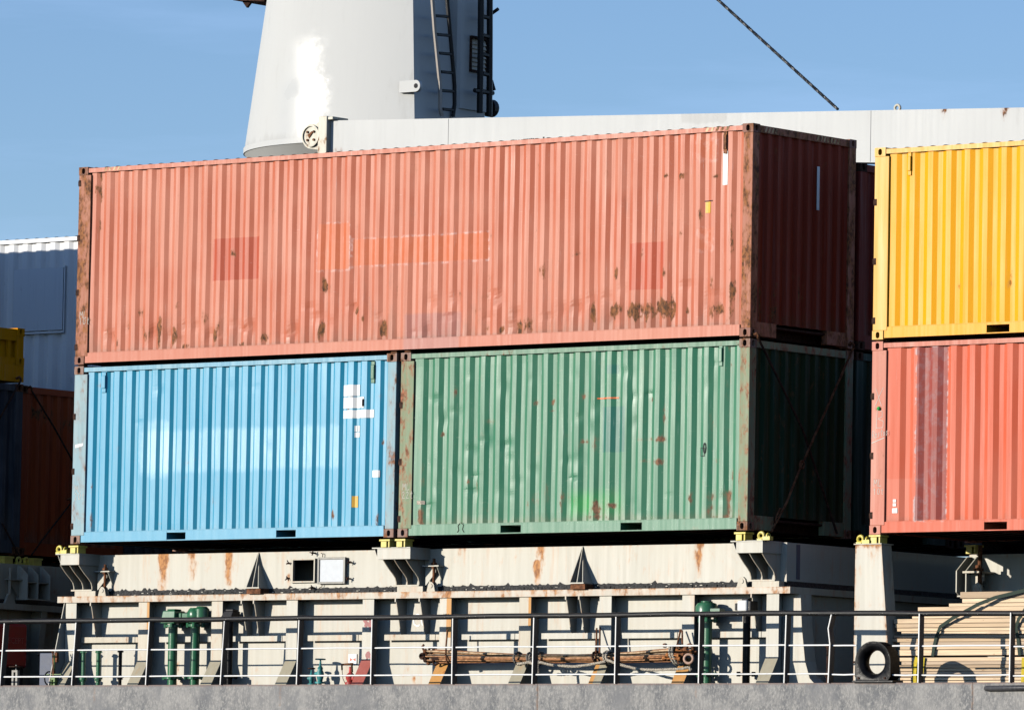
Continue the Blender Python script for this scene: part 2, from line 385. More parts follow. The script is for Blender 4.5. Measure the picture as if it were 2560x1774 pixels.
# ---------------------------------------------------------------- containers
def corner_casting(mb, x0, z0, y0, sidehole):
    """one 178 x 162 x 118 mm casting with its oval lashing holes"""
    a, b, c = .178, .162, .118
    def face(mk, wd, ht, wh=.062, hh=.088, dp=.1):
        n = 16; hole, rim, inner = [], [], []
        for k in range(n):
            t = 2 * math.pi * (k + .5) / n; ct, st = math.cos(t), math.sin(t)
            hx, hz = wh / 2 * ct, (hh - wh) / 2 * (1 if st > 0 else -1) + wh / 2 * st
            s = min(wd / 2 / abs(ct) if abs(ct) > 1e-6 else 9, ht / 2 / abs(st) if abs(st) > 1e-6 else 9)
            if abs(abs(ct) * s - wd / 2) < .3 * wd and abs(abs(st) * s - ht / 2) < .14 * ht: rx, rz = math.copysign(wd / 2, ct), math.copysign(ht / 2, st)
            else: rx, rz = ct * s, st * s
            hole.append(mk(hx, hz, 0)); rim.append(mk(rx, rz, 0)); inner.append(mk(hx, hz, dp))
        mb.q(rim + hole + inner, [(k, (k + 1) % n, n + (k + 1) % n, n + k) for k in range(n)] + [(n + k, n + (k + 1) % n, 2 * n + (k + 1) % n, 2 * n + k) for k in range(n)] + [tuple(range(2 * n, 3 * n))])
    cz = z0 + c / 2
    face(lambda u, v, d: (x0 + a / 2 + u, y0 + d, cz + v), a, c)
    if sidehole: face(lambda u, v, d: (x0 + a - d, y0 + b / 2 + u, cz + v), b, c)
    f = [(0, 3, 2, 1), (4, 5, 6, 7), (2, 3, 7, 6), (3, 0, 4, 7)] + ([] if sidehole else [(1, 2, 6, 5)])
    mb.q([(x0, y0, z0), (x0 + a, y0, z0), (x0 + a, y0 + b, z0), (x0, y0 + b, z0), (x0, y0, z0 + c), (x0 + a, y0, z0 + c), (x0 + a, y0 + b, z0 + c), (x0, y0 + b, z0 + c)], f)

def corrugation(a, b, pitch, crest, slope, depth, cut):
    """(u, depth) pairs along a pressed steel wall; cut = extra stations per flat"""
    trough = pitch - crest - 2 * slope; out = []; u = a; n = int((b - a) / pitch)
    off = (b - a - n * pitch) / 2
    out.append((a, 0)); u = a + off
    for k in range(n):
        seq = [(u, 0)] + [(u + crest * (i + 1) / (cut + 1), 0) for i in range(cut)] + [(u + crest, 0), (u + crest + slope, depth)] + [(u + crest + slope + trough * (i + 1) / (cut + 1), depth) for i in range(cut)] + [(u + crest + slope + trough, depth)]
        out += seq; u += pitch
    out += [(u, 0), (b, 0)]
    res = [out[0]]
    for p in out[1:]:
        if p[0] > res[-1][0] + 1e-4: res.append(p)
    return res

def container(name, label, cat, loc, L, H, mp, mf, mc, pitch=.27, crest=.072, slope=.066, depth=.036, lpost=.235, panel_y=.035,
              pockets=(), blobs=(), basedirt=None, dents=(), dz=.05, cut=0, simple=False, group=None, hinges=True, endgap=True, cast_side=True, wobble=.003, endrust=(), seed=1, mend=None, mr=None):
    t = thing(name, label, cat, loc, group); W = 2.438; rp_ = .165; rr = random.Random(seed)
    # castings: every corner its own part
    for cx in (0, L - .178):
        for cy in (0, W - .162):
            for cz in (0, H - .118):
                mb = MB(); corner_casting(mb, cx, cz, cy, cast_side and cx > 0)
                mb.build('corner_casting', mc, t, local=True)
    z0, z1 = .119, H - .119
    MB().box(.003, lpost, .006, .10, z0, z1).box(.003, .09, .1005, .16, z0, z1).build('corner_post', mf, t, local=True, bevel=.006)
    MB().box(L - rp_, L - .004, .005, .16, z0, z1).build('corner_post', mf, t, local=True, bevel=.008)
    MB().box(.003, .16, W - .16, W - .004, z0, z1).build('corner_post', mf, t, local=True)
    MB().box(L - .16, L - .004, W - .16, W - .004, z0, z1).build('corner_post', mf, t, local=True)
    if hinges:
        for hz in (.255, 1.055, 1.855, 2.66):
            if hz < H - .2: MB().box(-.004, .042, .001, .03, hz - .045, hz + .045).box(-.012, .012, .004, .05, hz - .03, hz + .03).build('hinge_lug', m_rust_dark, t, local=True)
    # rails
    tz0, tz1 = H - .085, H - .022
    MB().box(.179, L - .179, .010, .07, tz0, tz1).build('top_rail', mr or mf, t, local=True)
    MB().box(.179, L - .179, W - .07, W - .01, tz0, tz1).build('top_rail', mf, t, local=True)
    br = MB(); xs = .188; ybr = .012
    for a, b in pockets:
        br.box(xs, a, ybr, .06, .02, .166); br.box(a, b, ybr + .002, .06, .02, .034).box(a, b, ybr + .002, .06, .136, .165); xs = b
        br.box(a - .004, a, .0601, 2.3, .03, .14).box(b, b + .004, .0601, 2.3, .03, .14).box(a, b, .0601, 2.3, .137, .141)
    br.box(xs, L - .19, ybr, .06, .02, .166)
    br.box(.3, L - .3, .008, .0119, .1655, .172)
    br.build('bottom_rail', mp, t, local=True)
    fl = MB()
    n = int(L / .3)
    for k in range(n):
        x = .3 + k * (L - .6) / (n - 1)
        if any(a - .08 < x < b + .08 for a, b in pockets): continue
        fl.box(x - .022, x + .022, .07, W - .07, .03, .145).box(x - .05, x + .05, .07, W - .07, .026, .0299)
    fl.box(.05, L - .05, .07, W - .07, .146, .175)
    fl.build('floor_frame', m_rust_dark, t, local=True)
    MB().box(.19, L - .19, W - .06, W - .012, .02, .166).build('bottom_rail', mf, t, local=True)
    # long side
    p0, p1 = lpost + .001, L - rp_ + .002
    zz = lin(.167, tz0 + .004, 3 if simple else max(2, int((H - .25) / dz)))
    prof = corrugation(p0, p1, pitch, crest, slope, depth, cut)
    def side(i, u, z):
        d = prof[i][1]; k = min(1, (z - .167) / .12, (tz0 - z) / .12); k = max(0, k)
        yy, xx = panel_y + d, u
        if not simple:
            yy += wobble * k * (math.sin(u * 3.1 + z * 1.7 + seed) + math.sin(u * 7.3 - z * 2.9 + 2 * seed) * .6)
            xx += wobble * k * .8 * math.sin(u * 5.0 + z * 3.3 + seed)
            for (bx, bz, rx, rz, dd, ds) in dents:
                a, b = (u - bx) / rx, (z - bz) / rz; q = a * a + b * b
                if q < 7: e = math.exp(-q); yy += dd * e; xx += ds * e
        return (xx, yy, z)
    if basedirt is None: basedirt = lambda x, z: .75 * math.exp(-(z - .167) / .10)
    grid('side_panel', [p[0] for p in prof], zz, side, mp, t, rust=blob_fn(blobs), dirt=lambda x, z: basedirt(x, z))
    # right-hand end
    ep = corrugation(.15, W - .15, .235, .066, .052, .04, 0)
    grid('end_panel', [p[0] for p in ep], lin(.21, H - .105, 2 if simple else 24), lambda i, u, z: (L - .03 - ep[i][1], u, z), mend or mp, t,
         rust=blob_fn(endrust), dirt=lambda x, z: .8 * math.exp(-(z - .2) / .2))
    MB().box(L - .11, L - .012, .1625, W - .1625, H - .11, H - .012).build('end_top_rail', mf, t, local=True)
    eb = MB()
    if endgap: eb.box(L - .11, L - .012, .1625, .62, .02, .209); MB().box(L - .11, L - .012, W - .62, W - .1625, .02, .209).build('end_sill', mf, t, local=True)
    else: eb.box(L - .11, L - .012, .1625, W - .1625, .02, .209)
    eb.build('end_sill', mf, t, local=True)
    # closed back, left end and corrugated roof
    MB().box(.17, L - .16, W - .06, W - .05, .16, tz0 + .01).build('wall_panel', mp, t, local=True)
    MB().box(.03, .04, .16, W - .16, .02, H - .02).build('end_panel', mp, t, local=True)
    xs, hs = [], []
    x = .2
    while x < L - .25:
        for dx, h in ((0, 0), (.03, .6), (.055, 1), (.085, 1), (.11, .6), (.14, 0)):
            xs.append(x + dx); hs.append(h)
        x += .209
    grid('roof', xs, [.071, W - .071], lambda i, u, z: (u, z, H - .021 + hs[i] * .017), mp, t)
    return t

def on_side(prof_args, x0, x1, z0, z1, panel_y, off=.007):
    """sheet that follows the corrugation, a hair proud of it"""
    prof = corrugation(*prof_args)
    us = sorted({x0, x1} | {p[0] for p in prof if x0 < p[0] < x1})
    def dep(u):
        for (a, da), (b, db) in zip(prof, prof[1:]):
            if a <= u <= b: return da + (db - da) * (u - a) / (b - a)
        return 0
    ds = [panel_y + dep(u) - off for u in us]
    mb = MB(); n = len(us)
    mb.q([(u, d, z0) for u, d in zip(us, ds)] + [(u, d, z1) for u, d in zip(us, ds)] + [(u, d + off - .0015, z0) for u, d in zip(us, ds)] + [(u, d + off - .0015, z1) for u, d in zip(us, ds)],
         [(i, i + 1, n + i + 1, n + i) for i in range(n - 1)] + [(n + i, n + i + 1, 3 * n + i + 1, 3 * n + i) for i in range(n - 1)] + [(i, i + 1, 2 * n + i + 1, 2 * n + i) for i in range(n - 1)])
    return mb
def vent(t, x, z, mat, h=.17, w_=.05, y=.03):
    MB().box(x - w_ / 2, x + w_ / 2, y - .026, y + .002, z - h / 2, z + h / 2).box(x - w_ / 2 - .004, x + w_ / 2 + .004, y - .012, y + .001, z - h / 2 - .06, z + h / 2 + .05).build('vent', mat, t, local=True, bevel=.008)
def hazard(t, x0, x1, z0, z1, y=.0085):
    n = int((x1 - x0) / .075)
    a = MB()
    for k in range(n):
        x = x0 + k * (x1 - x0) / n; s = (x1 - x0) / n
        a.prism([(x, z0), (x + s * .5, z0), (x + s * .5 + .03, z1), (x + .03, z1)], 'y', y, y + .0013)
    a.build('hazard_stripe', m_hazard, t, local=True)

Z1 = 2.619
# --- tall red container, top of the stack
RD = (.485, .126, .062)
red_patch = [
    (2.569, 3.749, 3.448, 4.356), (4.546, 3.825, 5.125, 4.479), (5.179, 3.859, 7.616, 4.233),
    (10.091, 3.325, 10.697, 3.972), (6.162, 2.621, 7.164, 3.139), (11.228, 5.059, 11.559, 5.345), (11.265, 3.832, 11.521, 4.124)]
def loc_patch(p, x0, z0): return (min(p[0], p[2]) - x0, max(p[0], p[2]) - x0, min(p[1], p[3]) - z0, max(p[1], p[3]) - z0)
rp4 = [loc_patch(p, 0, Z1) for p in red_patch]
red_pt = [(*rp4[0], (.43, .068, .026), .004, .012, .92), (*rp4[1], (.56, .135, .05), .012, .02, .95, .8), (*rp4[2], (.56, .135, .05), .012, .025, .95, .8),
          (*rp4[3], (.46, .075, .03), .004, .012, .9), (*rp4[4], (.36, .15, .13), .03, .02, .6), (*rp4[5], (.53, .13, .05), .02, .06, .6, .4), (*rp4[6], (.53, .13, .05), .02, .04, .6, .4)]
red_stain = [(x, z - Z1, rx, rz, k) for (x, z, rx, rz, k) in [(1.218, 3.34, 0.08, 0.09, 1), (1.236, 3.168, 0.05, 0.25, 0.7), (1.359, 3.024, 0.07, 0.14, 0.9), (1.594, 3.136, 0.06, 0.2, 0.9), (1.6, 2.915, 0.05, 0.2, 0.9), (2.648, 2.959, 0.07, 0.13, 1), (2.748, 3.105, 0.06, 0.12, 0.9), (3.556, 2.899, 0.06, 0.1, 1), (1.928, 3.414, 0.05, 0.06, 0.8), (1.941, 2.984, 0.05, 0.2, 0.6), (2.472, 3.205, 0.05, 0.1, 0.8), (0.361, 5.222, 0.05, 0.6, 0.7), (0.366, 4.594, 0.04, 0.4, 0.75), (0.366, 3.704, 0.04, 0.4, 0.6), (0.757, 3.185, 0.06, 0.15, 0.5), (0.791, 2.922, 0.06, 0.12, 0.6), (0.572, 3.091, 0.04, 0.3, 0.5), (0.967, 3.279, 0.05, 0.25, 0.5), (1.527, 4.061, 0.04, 0.2, 0.6), (1.85, 2.947, 0.05, 0.15, 0.7), (2.09, 2.819, 0.1, 0.06, 0.7), (3.184, 2.802, 0.1, 0.06, 0.7), (2.941, 4.122, 0.1, 0.06, 0.75), (0.552, 4.202, 0.03, 0.2, 0.6), (4.684, 3.583, 0.07, 0.1, 1), (5.275, 3.208, 0.05, 0.07, 0.9), (5.404, 3.096, 0.03, 0.09, 0.8), (4.624, 2.966, 0.07, 0.14, 1), (5.771, 2.965, 0.07, 0.14, 1), (8.2, 2.861, 0.07, 0.13, 1), (8.417, 2.911, 0.06, 0.12, 0.9), (7.884, 2.863, 0.07, 0.08, 0.7), (7.438, 3.139, 0.07, 0.06, 0.8), (7.58, 3.346, 0.05, 0.3, 0.7), (7.478, 2.983, 0.06, 0.1, 0.8), (8.582, 3.614, 0.04, 0.1, 0.9), (7.163, 3.362, 0.03, 0.1, 0.7), (7.615, 2.901, 0.07, 0.08, 0.8), (5.848, 3.392, 0.03, 0.07, 0.7), (6.231, 5.054, 0.04, 0.3, 0.45), (5.98, 3.601, 0.03, 0.4, 0.45), (9.872, 3.054, 0.1, 0.13, 1), (10.164, 3.054, 0.12, 0.15, 1), (10.43, 3.044, 0.12, 0.16, 1), (10.682, 3.065, 0.16, 0.15, 1), (10.846, 3.029, 0.06, 0.2, 0.8), (11.558, 3.023, 0.13, 0.15, 0.9), (10.695, 4.882, 0.07, 0.05, 0.9), (10.985, 4.867, 0.07, 0.05, 0.9), (11.531, 4.82, 0.05, 0.04, 0.8), (8.589, 3.615, 0.06, 0.1, 0.9), (9.874, 3.554, 0.05, 0.1, 0.9), (10.697, 3.541, 0.05, 0.1, 0.9), (10.301, 3.791, 0.04, 0.1, 0.9), (11.839, 3.918, 0.05, 0.5, 0.75), (11.852, 3.253, 0.06, 0.2, 0.9), (11.285, 4.266, 0.05, 0.1, 0.8), (10.963, 4.057, 0.05, 0.08, 0.7), (8.397, 2.913, 0.07, 0.1, 0.9), (9.477, 3.018, 0.04, 0.2, 0.8), (11.514, 3.387, 0.04, 0.2, 0.7), (11.097, 3.019, 0.04, 0.1, 0.7), (9.177, 3.868, 0.05, 0.03, 0.7), (9.718, 4.93, 0.05, 0.1, 0.5), (8.451, 5.157, 0.05, 0.1, 0.5), (11.809, 2.913, 0.05, 0.3, 0.6)]]
m_red = paint('faded_brick_red_paint', RD, rough=.47, spec=.36, rust=.70, fade=.48, fadecol=(.60, .25, .165), fleck=.5, dirt=.3, patches=red_pt, streak=.2, wave=.12, scuff=((.62, .38, .30), .3))
m_red_post = paint('rust_eaten_red_post_paint', (.38, .12, .065), rough=.65, rsoft=.16, rust=.42, fade=.3, fadecol=(.55, .3, .2), dirt=.5, wave=.2, rcol=((.10, .04, .018), (.33, .13, .045)))
m_red_rail = paint('red_rail_paint', RD, rough=.5, rust=.665, fade=.3, fadecol=(.55, .22, .15), dirt=.3, wave=.15)
m_red_cast = paint('rusted_red_casting', (.24, .09, .055), rough=.7, rust=.48, fade=.2, wave=.3)
def red_dirt(x, z):
    s = max(.9 * math.exp(-(z - .167) / .07), .5 * math.exp(-(z - .167) / .35))
    if 7.4 < x < 12: s = max(s, .75 * math.exp(-(z - .2) / .3) * (1 if 9.0 < x < 10.6 else .5))
    return s
rdents = [(rnd.uniform(.3, 11.8), rnd.uniform(.25, .75), rnd.uniform(.04, .1), rnd.uniform(.03, .1), rnd.uniform(.006, .02), rnd.uniform(-.01, .01)) for _ in range(46)]
m_red_end = paint('shade_darkened_red_paint', (.25, .036, .016), rough=.6, spec=.15, rust=.66, fade=.0, dirt=.4, grime=(.14, .06, .025), wave=.12, streak=.2)  # side red darkened so the end face carries its shade in the colour
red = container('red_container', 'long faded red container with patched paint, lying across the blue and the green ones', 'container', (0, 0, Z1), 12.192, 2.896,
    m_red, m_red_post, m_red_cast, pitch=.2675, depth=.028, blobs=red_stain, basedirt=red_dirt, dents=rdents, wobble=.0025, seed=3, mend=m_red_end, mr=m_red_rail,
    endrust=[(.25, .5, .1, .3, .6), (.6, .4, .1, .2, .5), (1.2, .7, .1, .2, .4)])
red_prof = (.236, 12.192 - .163, .2675, .072, .066, .028, 0)
def dec(t, nm, mat, prof, a, b, x0, z0, y=.035):
    p = loc_patch((*a, *b), x0, z0); return on_side(prof, *p, y).build(nm, mat, t, local=True)
dec(red, 'white_strip_sticker', m_white, red_prof, (11.653, 4.699), (11.753, 5.159), 0, Z1)
dec(red, 'orange_sticker', m_label, red_prof, (11.369, 4.33), (11.468, 4.481), 0, Z1)
dec(red, 'sticker_edge', m_stencil, red_prof, (11.353, 4.486), (11.505, 4.499), 0, Z1)
vent(red, 11.711, 5.284 - Z1, m_red_post, .2)
hazard(red, 11.378, 11.802, 2.82, 2.874)
hazard(red, 0.483, 0.81, 2.82, 2.874)
def haz_end(t, y0, y1):
    a = MB(); n = int((y1 - y0) / .08)
    for k in range(n):
        y = y0 + k * .08
        a.prism([(y, 2.80), (y + .04, 2.80), (y + .07, 2.87), (y + .03, 2.87)], 'x', 12.1805, 12.182)
    a.build('hazard_stripe', m_hazard, t, local=True)
haz_end(red, .2, .62); haz_end(red, 1.5, 2.1)
MB().box(12.163, 12.1655, 1.545, 1.605, 1.85, 2.45).build('white_strip_sticker', m_white, red, local=True)
chalk(red, 'ML', .075, 3.295 - Z1, .105, m_chalk, .004); chalk(red, '10t', .07, 3.204 - Z1, .1, m_chalk, .004)

# --- blue container
BL = (.010, .27, .445)
bl_prof = (.252, 6.058 - .163, .2445, .098, .048, .036, 0)
bgl = loc_patch((*(1.267, 1.014), *(5.053, 1.608)), 0, 0)
bgl2 = loc_patch((*(1.341, 0.94), *(1.845, 1.764)), 0, 0)
b_blobs = [(x, z, rx, rz, k) for (x, z, rx, rz, k) in [(0.802, 1.371, 0.04, 0.05, 0.6), (2.141, 1.14, 0.05, 0.05, 0.8), (2.112, 0.932, 0.03, 0.03, 0.8), (0.351, 0.778, 0.04, 0.3, 0.6), (0.361, 0.265, 0.05, 0.2, 0.7), (0.445, 2.314, 0.05, 0.06, 0.8), (1.665, 0.279, 0.05, 0.03, 0.9), (2.675, 0.731, 0.03, 0.3, 0.5), (2.412, 0.411, 0.04, 0.2, 0.4), (5.155, 1.895, 0.02, 0.12, 1), (5.235, 1.966, 0.02, 0.1, 1), (5.734, 1.987, 0.04, 0.05, 0.9), (5.785, 1.354, 0.03, 0.06, 0.9), (5.686, 1.411, 0.02, 0.6, 0.6), (5.731, 0.256, 0.04, 0.2, 0.7), (4.903, 0.325, 0.04, 0.1, 0.8), (3.938, 0.251, 0.03, 0.1, 0.8), (4.185, 2.123, 0.05, 0.08, 0.6), (5.442, 0.225, 0.05, 0.04, 0.7), (3.409, 0.461, 0.06, 0.04, 0.5), (3.668, 1.461, 0.02, 0.5, 0.45), (4.921, 1.43, 0.02, 0.4, 0.45)]]
m_blue = paint('sky_blue_paint', BL, rough=.40, spec=.55, rust=.735, fade=.22, fadecol=(.12, .38, .50), dirt=.12, fleck=.35, streak=.15, wave=.12, scuff=((.03, .2, .32), .35),
    gloss=[(*bgl, .05, -.03, .3), (*bgl2, .05, -.03, .26)])
m_blue_post = paint('rust_spotted_blue_post_paint', (.20, .36, .42), rough=.6, rsoft=.14, rust=.555, fade=.5, fadecol=(.38, .44, .42), dirt=.45, wave=.15, rcol=((.13, .05, .02), (.33, .13, .05)))
m_blue_rail = paint('chipped_blue_rail_paint', (.10, .32, .45), rough=.5, rust=.66, fade=.4, fadecol=(.3, .45, .48), dirt=.3, rcol=((.13, .05, .02), (.33, .13, .05)))
m_blue_cast = paint('rusted_blue_casting', (.25, .14, .10), rough=.7, rust=.49, fade=.3, wave=.3)
pk20 = [(1.838, 2.2), (3.9, 4.265)]
bdents = [(rnd.uniform(.4, 5.8), rnd.uniform(.3, 2.3), rnd.uniform(.04, .09), rnd.uniform(.03, .12), rnd.uniform(.002, .005), rnd.uniform(-.004, .004)) for _ in range(6)]
blue = container('blue_container', 'sky blue container under the left half of the long red one', 'container', (0, 0, 0), 6.058, 2.591, m_blue, m_blue_post, m_blue_cast,
    pitch=.2445, crest=.098, slope=.048, lpost=.251, pockets=pk20, mr=m_blue_rail, blobs=b_blobs, dents=bdents, wobble=.0012, seed=5, basedirt=lambda x, z: .5 * math.exp(-(z - .167) / .06))
for a, b in (((5.054, 2.013), (5.349, 2.171)), ((5.054, 1.839), (5.451, 1.996)), ((5.055, 1.697), (5.637, 1.813)),
             ((5.62, 0.852), (5.759, 0.95))):
    dec(blue, 'white_sticker', m_white, bl_prof, a, b, 0, 0)
for a, b in (((5.277, 1.508), (5.317, 1.592)), ((5.328, 1.507), (5.373, 1.591)), ((5.279, 1.425), (5.375, 1.497))):
    dec(blue, 'white_square_sticker', m_white, bl_prof, a, b, 0, 0)
dec(blue, 'orange_sticker', m_label, bl_prof, (5.26, 0.436), (5.359, 0.597), 0, 0)
dec(blue, 'torn_label_rest', m_stencil, bl_prof, (5.42, 1.861), (5.455, 1.964), 0, 0)
vent(blue, 0.559, 2.35, m_blue, .19, .075); vent(blue, 5.614, 2.342, m_green_pipe, .2, .06)
chalk(blue, 'ML', .06, 0.752, .1, m_chalk, .004); chalk(blue, '20t', .055, 0.643, .1, m_chalk, .004)
MB().q([(.05, .003, 1.396), (.05, .003, 1.446), (.2, .003, 1.466), (.2, .003, 1.429)], [(0, 1, 2, 3)]).build('tape_strip', m_white, blue, local=True)

# --- green container
GX = 6.134
GR = (.024, .165, .083)
gr_prof = (.236, 6.058 - .163, .2755, .074, .067, .036, 0)
gp = [loc_patch(p, GX, 0) for p in ((9.663, 1.109, 10.071, 1.735), (9.736, 2.189, 9.927, 2.305), (9.085, 0.214, 10.036, 0.561), (9.178, 0.297, 9.53, 0.523))]
gr_pt = [(*gp[0], (.008, .125, .09), .004, .01, .88), (*gp[1], (.008, .125, .09), .012, .03, .8), (*gp[2], (.035, .30, .06), .12, .06, .45), (*gp[3], (.03, .33, .05), .12, .06, .4)]
g_blobs = [(x - GX, z, rx, rz, k) for (x, z, rx, rz, k) in [(10.684, 1.267, 0.09, 0.05, 1), (10.505, 1.271, 0.1, 0.03, 0.85), (10.337, 1.266, 0.05, 0.03, 0.8), (10.63, 0.961, 0.12, 0.05, 0.95), (10.391, 0.976, 0.06, 0.03, 0.8), (10.127, 0.973, 0.04, 0.02, 0.7), (10.133, 1.271, 0.04, 0.02, 0.6), (11.53, 0.465, 0.05, 0.09, 0.95), (11.522, 0.274, 0.04, 0.2, 0.8), (11.812, 0.459, 0.06, 0.1, 0.9), (11.829, 0.231, 0.05, 0.2, 0.8), (11.712, 0.185, 0.2, 0.05, 0.7), (9.851, 0.378, 0.08, 0.05, 0.9), (9.61, 0.328, 0.06, 0.1, 0.8), (9.54, 0.224, 0.2, 0.05, 0.7), (11.638, 0.957, 0.04, 0.04, 0.8), (10.518, 1.809, 0.05, 0.05, 0.7), (11.199, 0.471, 0.04, 0.1, 0.7), (11.803, 2.173, 0.05, 0.8, 0.42), (11.879, 0.648, 0.04, 0.2, 0.55), (9.543, 1.199, 0.05, 0.2, 0.6), (10.716, 1.439, 0.03, 0.3, 0.6), (6.88, 1.428, 0.04, 0.04, 0.9), (7.695, 1.587, 0.07, 0.05, 0.9), (7.073, 1.982, 0.03, 0.1, 0.6), (8.523, 1.828, 0.04, 0.05, 0.9), (8.795, 1.82, 0.04, 0.05, 0.9), (8.809, 1.707, 0.05, 0.02, 0.8), (9.334, 1.898, 0.07, 0.06, 0.9), (9.348, 1.263, 0.08, 0.04, 0.9), (9.522, 1.874, 0.04, 0.2, 0.6), (9.524, 1.24, 0.04, 0.2, 0.6), (7.331, 0.745, 0.03, 0.04, 0.8), (8.539, 1.114, 0.03, 0.06, 0.8), (6.532, 0.287, 0.05, 0.15, 0.8), (6.502, 1.01, 0.04, 0.6, 0.45), (8.554, 0.458, 0.05, 0.12, 0.8), (8.423, 0.46, 0.03, 0.15, 0.6), (7.995, 0.487, 0.02, 0.15, 0.7), (7.153, 0.636, 0.02, 0.1, 0.6), (7.477, 0.648, 0.03, 0.2, 0.5), (9.272, 1.526, 0.03, 0.5, 0.5), (9.531, 0.364, 0.05, 0.1, 0.8), (9.625, 0.344, 0.05, 0.12, 0.8), (8.989, 0.487, 0.04, 0.15, 0.6), (7.652, 0.362, 0.04, 0.08, 0.7), (8.729, 0.529, 0.03, 0.2, 0.6)]]
m_green = paint('dented_sea_green_paint', GR, rough=.45, rust=.70, fade=.25, fadecol=(.13, .29, .18), fleck=.6, spec=.55, dirt=.35, grime=(.2, .19, .11), patches=gr_pt, streak=.25, wave=.14, scuff=((.45, .42, .33), .35), rcol=((.13, .075, .042), (.27, .14, .075)))
m_green_post = paint('rust_eaten_green_post_paint', (.17, .24, .13), rough=.65, rsoft=.14, rust=.50, fade=.3, fadecol=(.35, .4, .28), dirt=.5, grime=(.25, .16, .08), wave=.25, rcol=((.18, .065, .03), (.42, .16, .085)))
m_green_cast = paint('rusted_green_casting', (.22, .12, .08), rough=.7, rust=.49, fade=.3, wave=.3)
gd = random.Random(19)
gdents = [(gd.uniform(.4, 5.8), gd.uniform(.25, 2.3), gd.uniform(.035, .10), gd.uniform(.025, .12), gd.uniform(.004, .012), gd.uniform(-.012, .012)) for _ in range(46)]
gdents += [(x, gd.uniform(.4, 2.2), .03, .35, .003, gd.choice((-.007, .007))) for x in [gd.uniform(2, 4.5) for _ in range(18)]]
m_green_rail = paint('chipped_green_rail_paint', (.07, .19, .11), rough=.5, rust=.62, fade=.4, fadecol=(.2, .33, .22), dirt=.4, grime=(.2, .17, .1), rcol=((.13, .075, .042), (.27, .14, .075)))
m_green_end = paint('shade_darkened_green_paint', (.010, .038, .018), rough=.6, spec=.12, rust=.66, fade=.0, dirt=.4, grime=(.05, .05, .03), wave=.12, streak=.2)  # darker green paints the shade of the gap into the end panel
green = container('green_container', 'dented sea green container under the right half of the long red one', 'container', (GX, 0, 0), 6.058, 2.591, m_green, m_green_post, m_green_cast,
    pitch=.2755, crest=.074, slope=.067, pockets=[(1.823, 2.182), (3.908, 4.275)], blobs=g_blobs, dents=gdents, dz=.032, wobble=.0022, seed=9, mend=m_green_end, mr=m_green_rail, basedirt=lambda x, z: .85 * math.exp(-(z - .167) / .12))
dec(green, 'orange_tape', plain('orange_tape', (.75, .16, .04)), gr_prof, (9.579, 1.844), (9.941, 1.864), GX, 0)
dec(green, 'pale_sticker', m_rope, gr_prof, (6.448, 0.454), (6.571, 0.507), GX, 0)
vent(green, 11.691 - GX, 2.385, m_green, .19, .055)
fx0, fz0, fx1, fz1 = (11.371, 1.016, 11.435, 1.133)
fx0 -= GX; fx1 -= GX
MB().box(fx0, fx1, .0255, .027, fz0, fz0 + .008).box(fx0, fx1, .0255, .027, fz1 - .008, fz1).box(fx0, fx0 + .008, .0255, .027, fz0 + .008, fz1 - .008).box(fx1 - .008, fx1, .0255, .027, fz0 + .008, fz1 - .008).build('stencil_frame', m_stencil, green, local=True)
text('stencil_figure', '0', .22, (GX + fx0 + .035, .027, fz0 + .035), m_stencil, green, sx=.55)
chalk(green, 'ML', .07, 0.658, .1, m_chalk, .004); chalk(green, '22t', .065, 0.541, .1, m_chalk, .004)
wl_ = MB()
for pts in ([(505,1385),(490,1400),(488,1440),(500,1450),(482,1450)],[(500,1385),(525,1395),(530,1420),(520,1445),(535,1455)],[(490,1380),(515,1385)]):
    pass
gx_, gz_ = (7.257, 0.121)
gx_ -= GX
wl_.tube([(gx_ - .01, .006, gz_ + .06), (gx_ - .05, .005, gz_ + .02), (gx_ - .035, .006, gz_ - .04), (gx_ - .06, .005, gz_ - .07)], .004, 5).tube([(gx_, .006, gz_ + .07), (gx_ + .05, .005, gz_ + .03), (gx_ + .03, .004, gz_ - .03), (gx_ + .06, .005, gz_ - .07)], .004, 5)
wl_.build('seal_wire', m_rust_dark, green, local=True)

# --- right-hand stack: yellow over coral red
YX, YY, YZ_ = 13.711, .70, -.0486
YE = (.82, .36, .001)
ypk = [(1.842, 2.207), (3.9, 4.26)]
m_yel = paint('deep_yellow_paint', YE, rough=.42, rust=.71, fade=.05, fadecol=(.8, .40, .03), fleck=.25, spec=.22, dirt=.12, streak=.15, wave=.12, rcol=((.35, .14, .02), (.5, .22, .05)))
m_yel_post = paint('scratched_yellow_paint', (.74, .37, .02), rough=.5, rust=.68, fade=.3, fadecol=(.75, .5, .2), dirt=.25, wave=.15, rcol=((.25, .1, .02), (.5, .22, .05)))
yb = [(x - YX, z - YZ_ - Z1, rx, rz, k) for (x, z, rx, rz, k) in [(15.055, 3.236, 0.06, 0.1, 0.8), (15.631, 3.249, 0.05, 0.1, 0.85), (15.315, 3.279, 0.05, 0.1, 0.6), (15.869, 3.257, 0.05, 0.1, 0.7), (15.33, 4.487, 0.05, 0.04, 0.7), (15.612, 4.491, 0.04, 0.05, 0.6), (15.063, 3.218, 0.06, 0.04, 0.9), (15.207, 2.705, 0.03, 0.02, 0.8)]]
yellow = container('yellow_container', 'bright yellow container on top of the right-hand stack', 'container', (YX, YY, YZ_ + Z1), 6.058, 2.591, m_yel, m_yel_post, m_yel_post,
    pitch=.295, crest=.08, slope=.07, depth=.024, pockets=ypk, blobs=yb, simple=False, dz=.1, wobble=.001, seed=11, basedirt=lambda x, z: .3 * math.exp(-(z - .167) / .05))
vent(yellow, 14.271 - YX, 4.925 - YZ_ - Z1, m_yel, .2, .05)
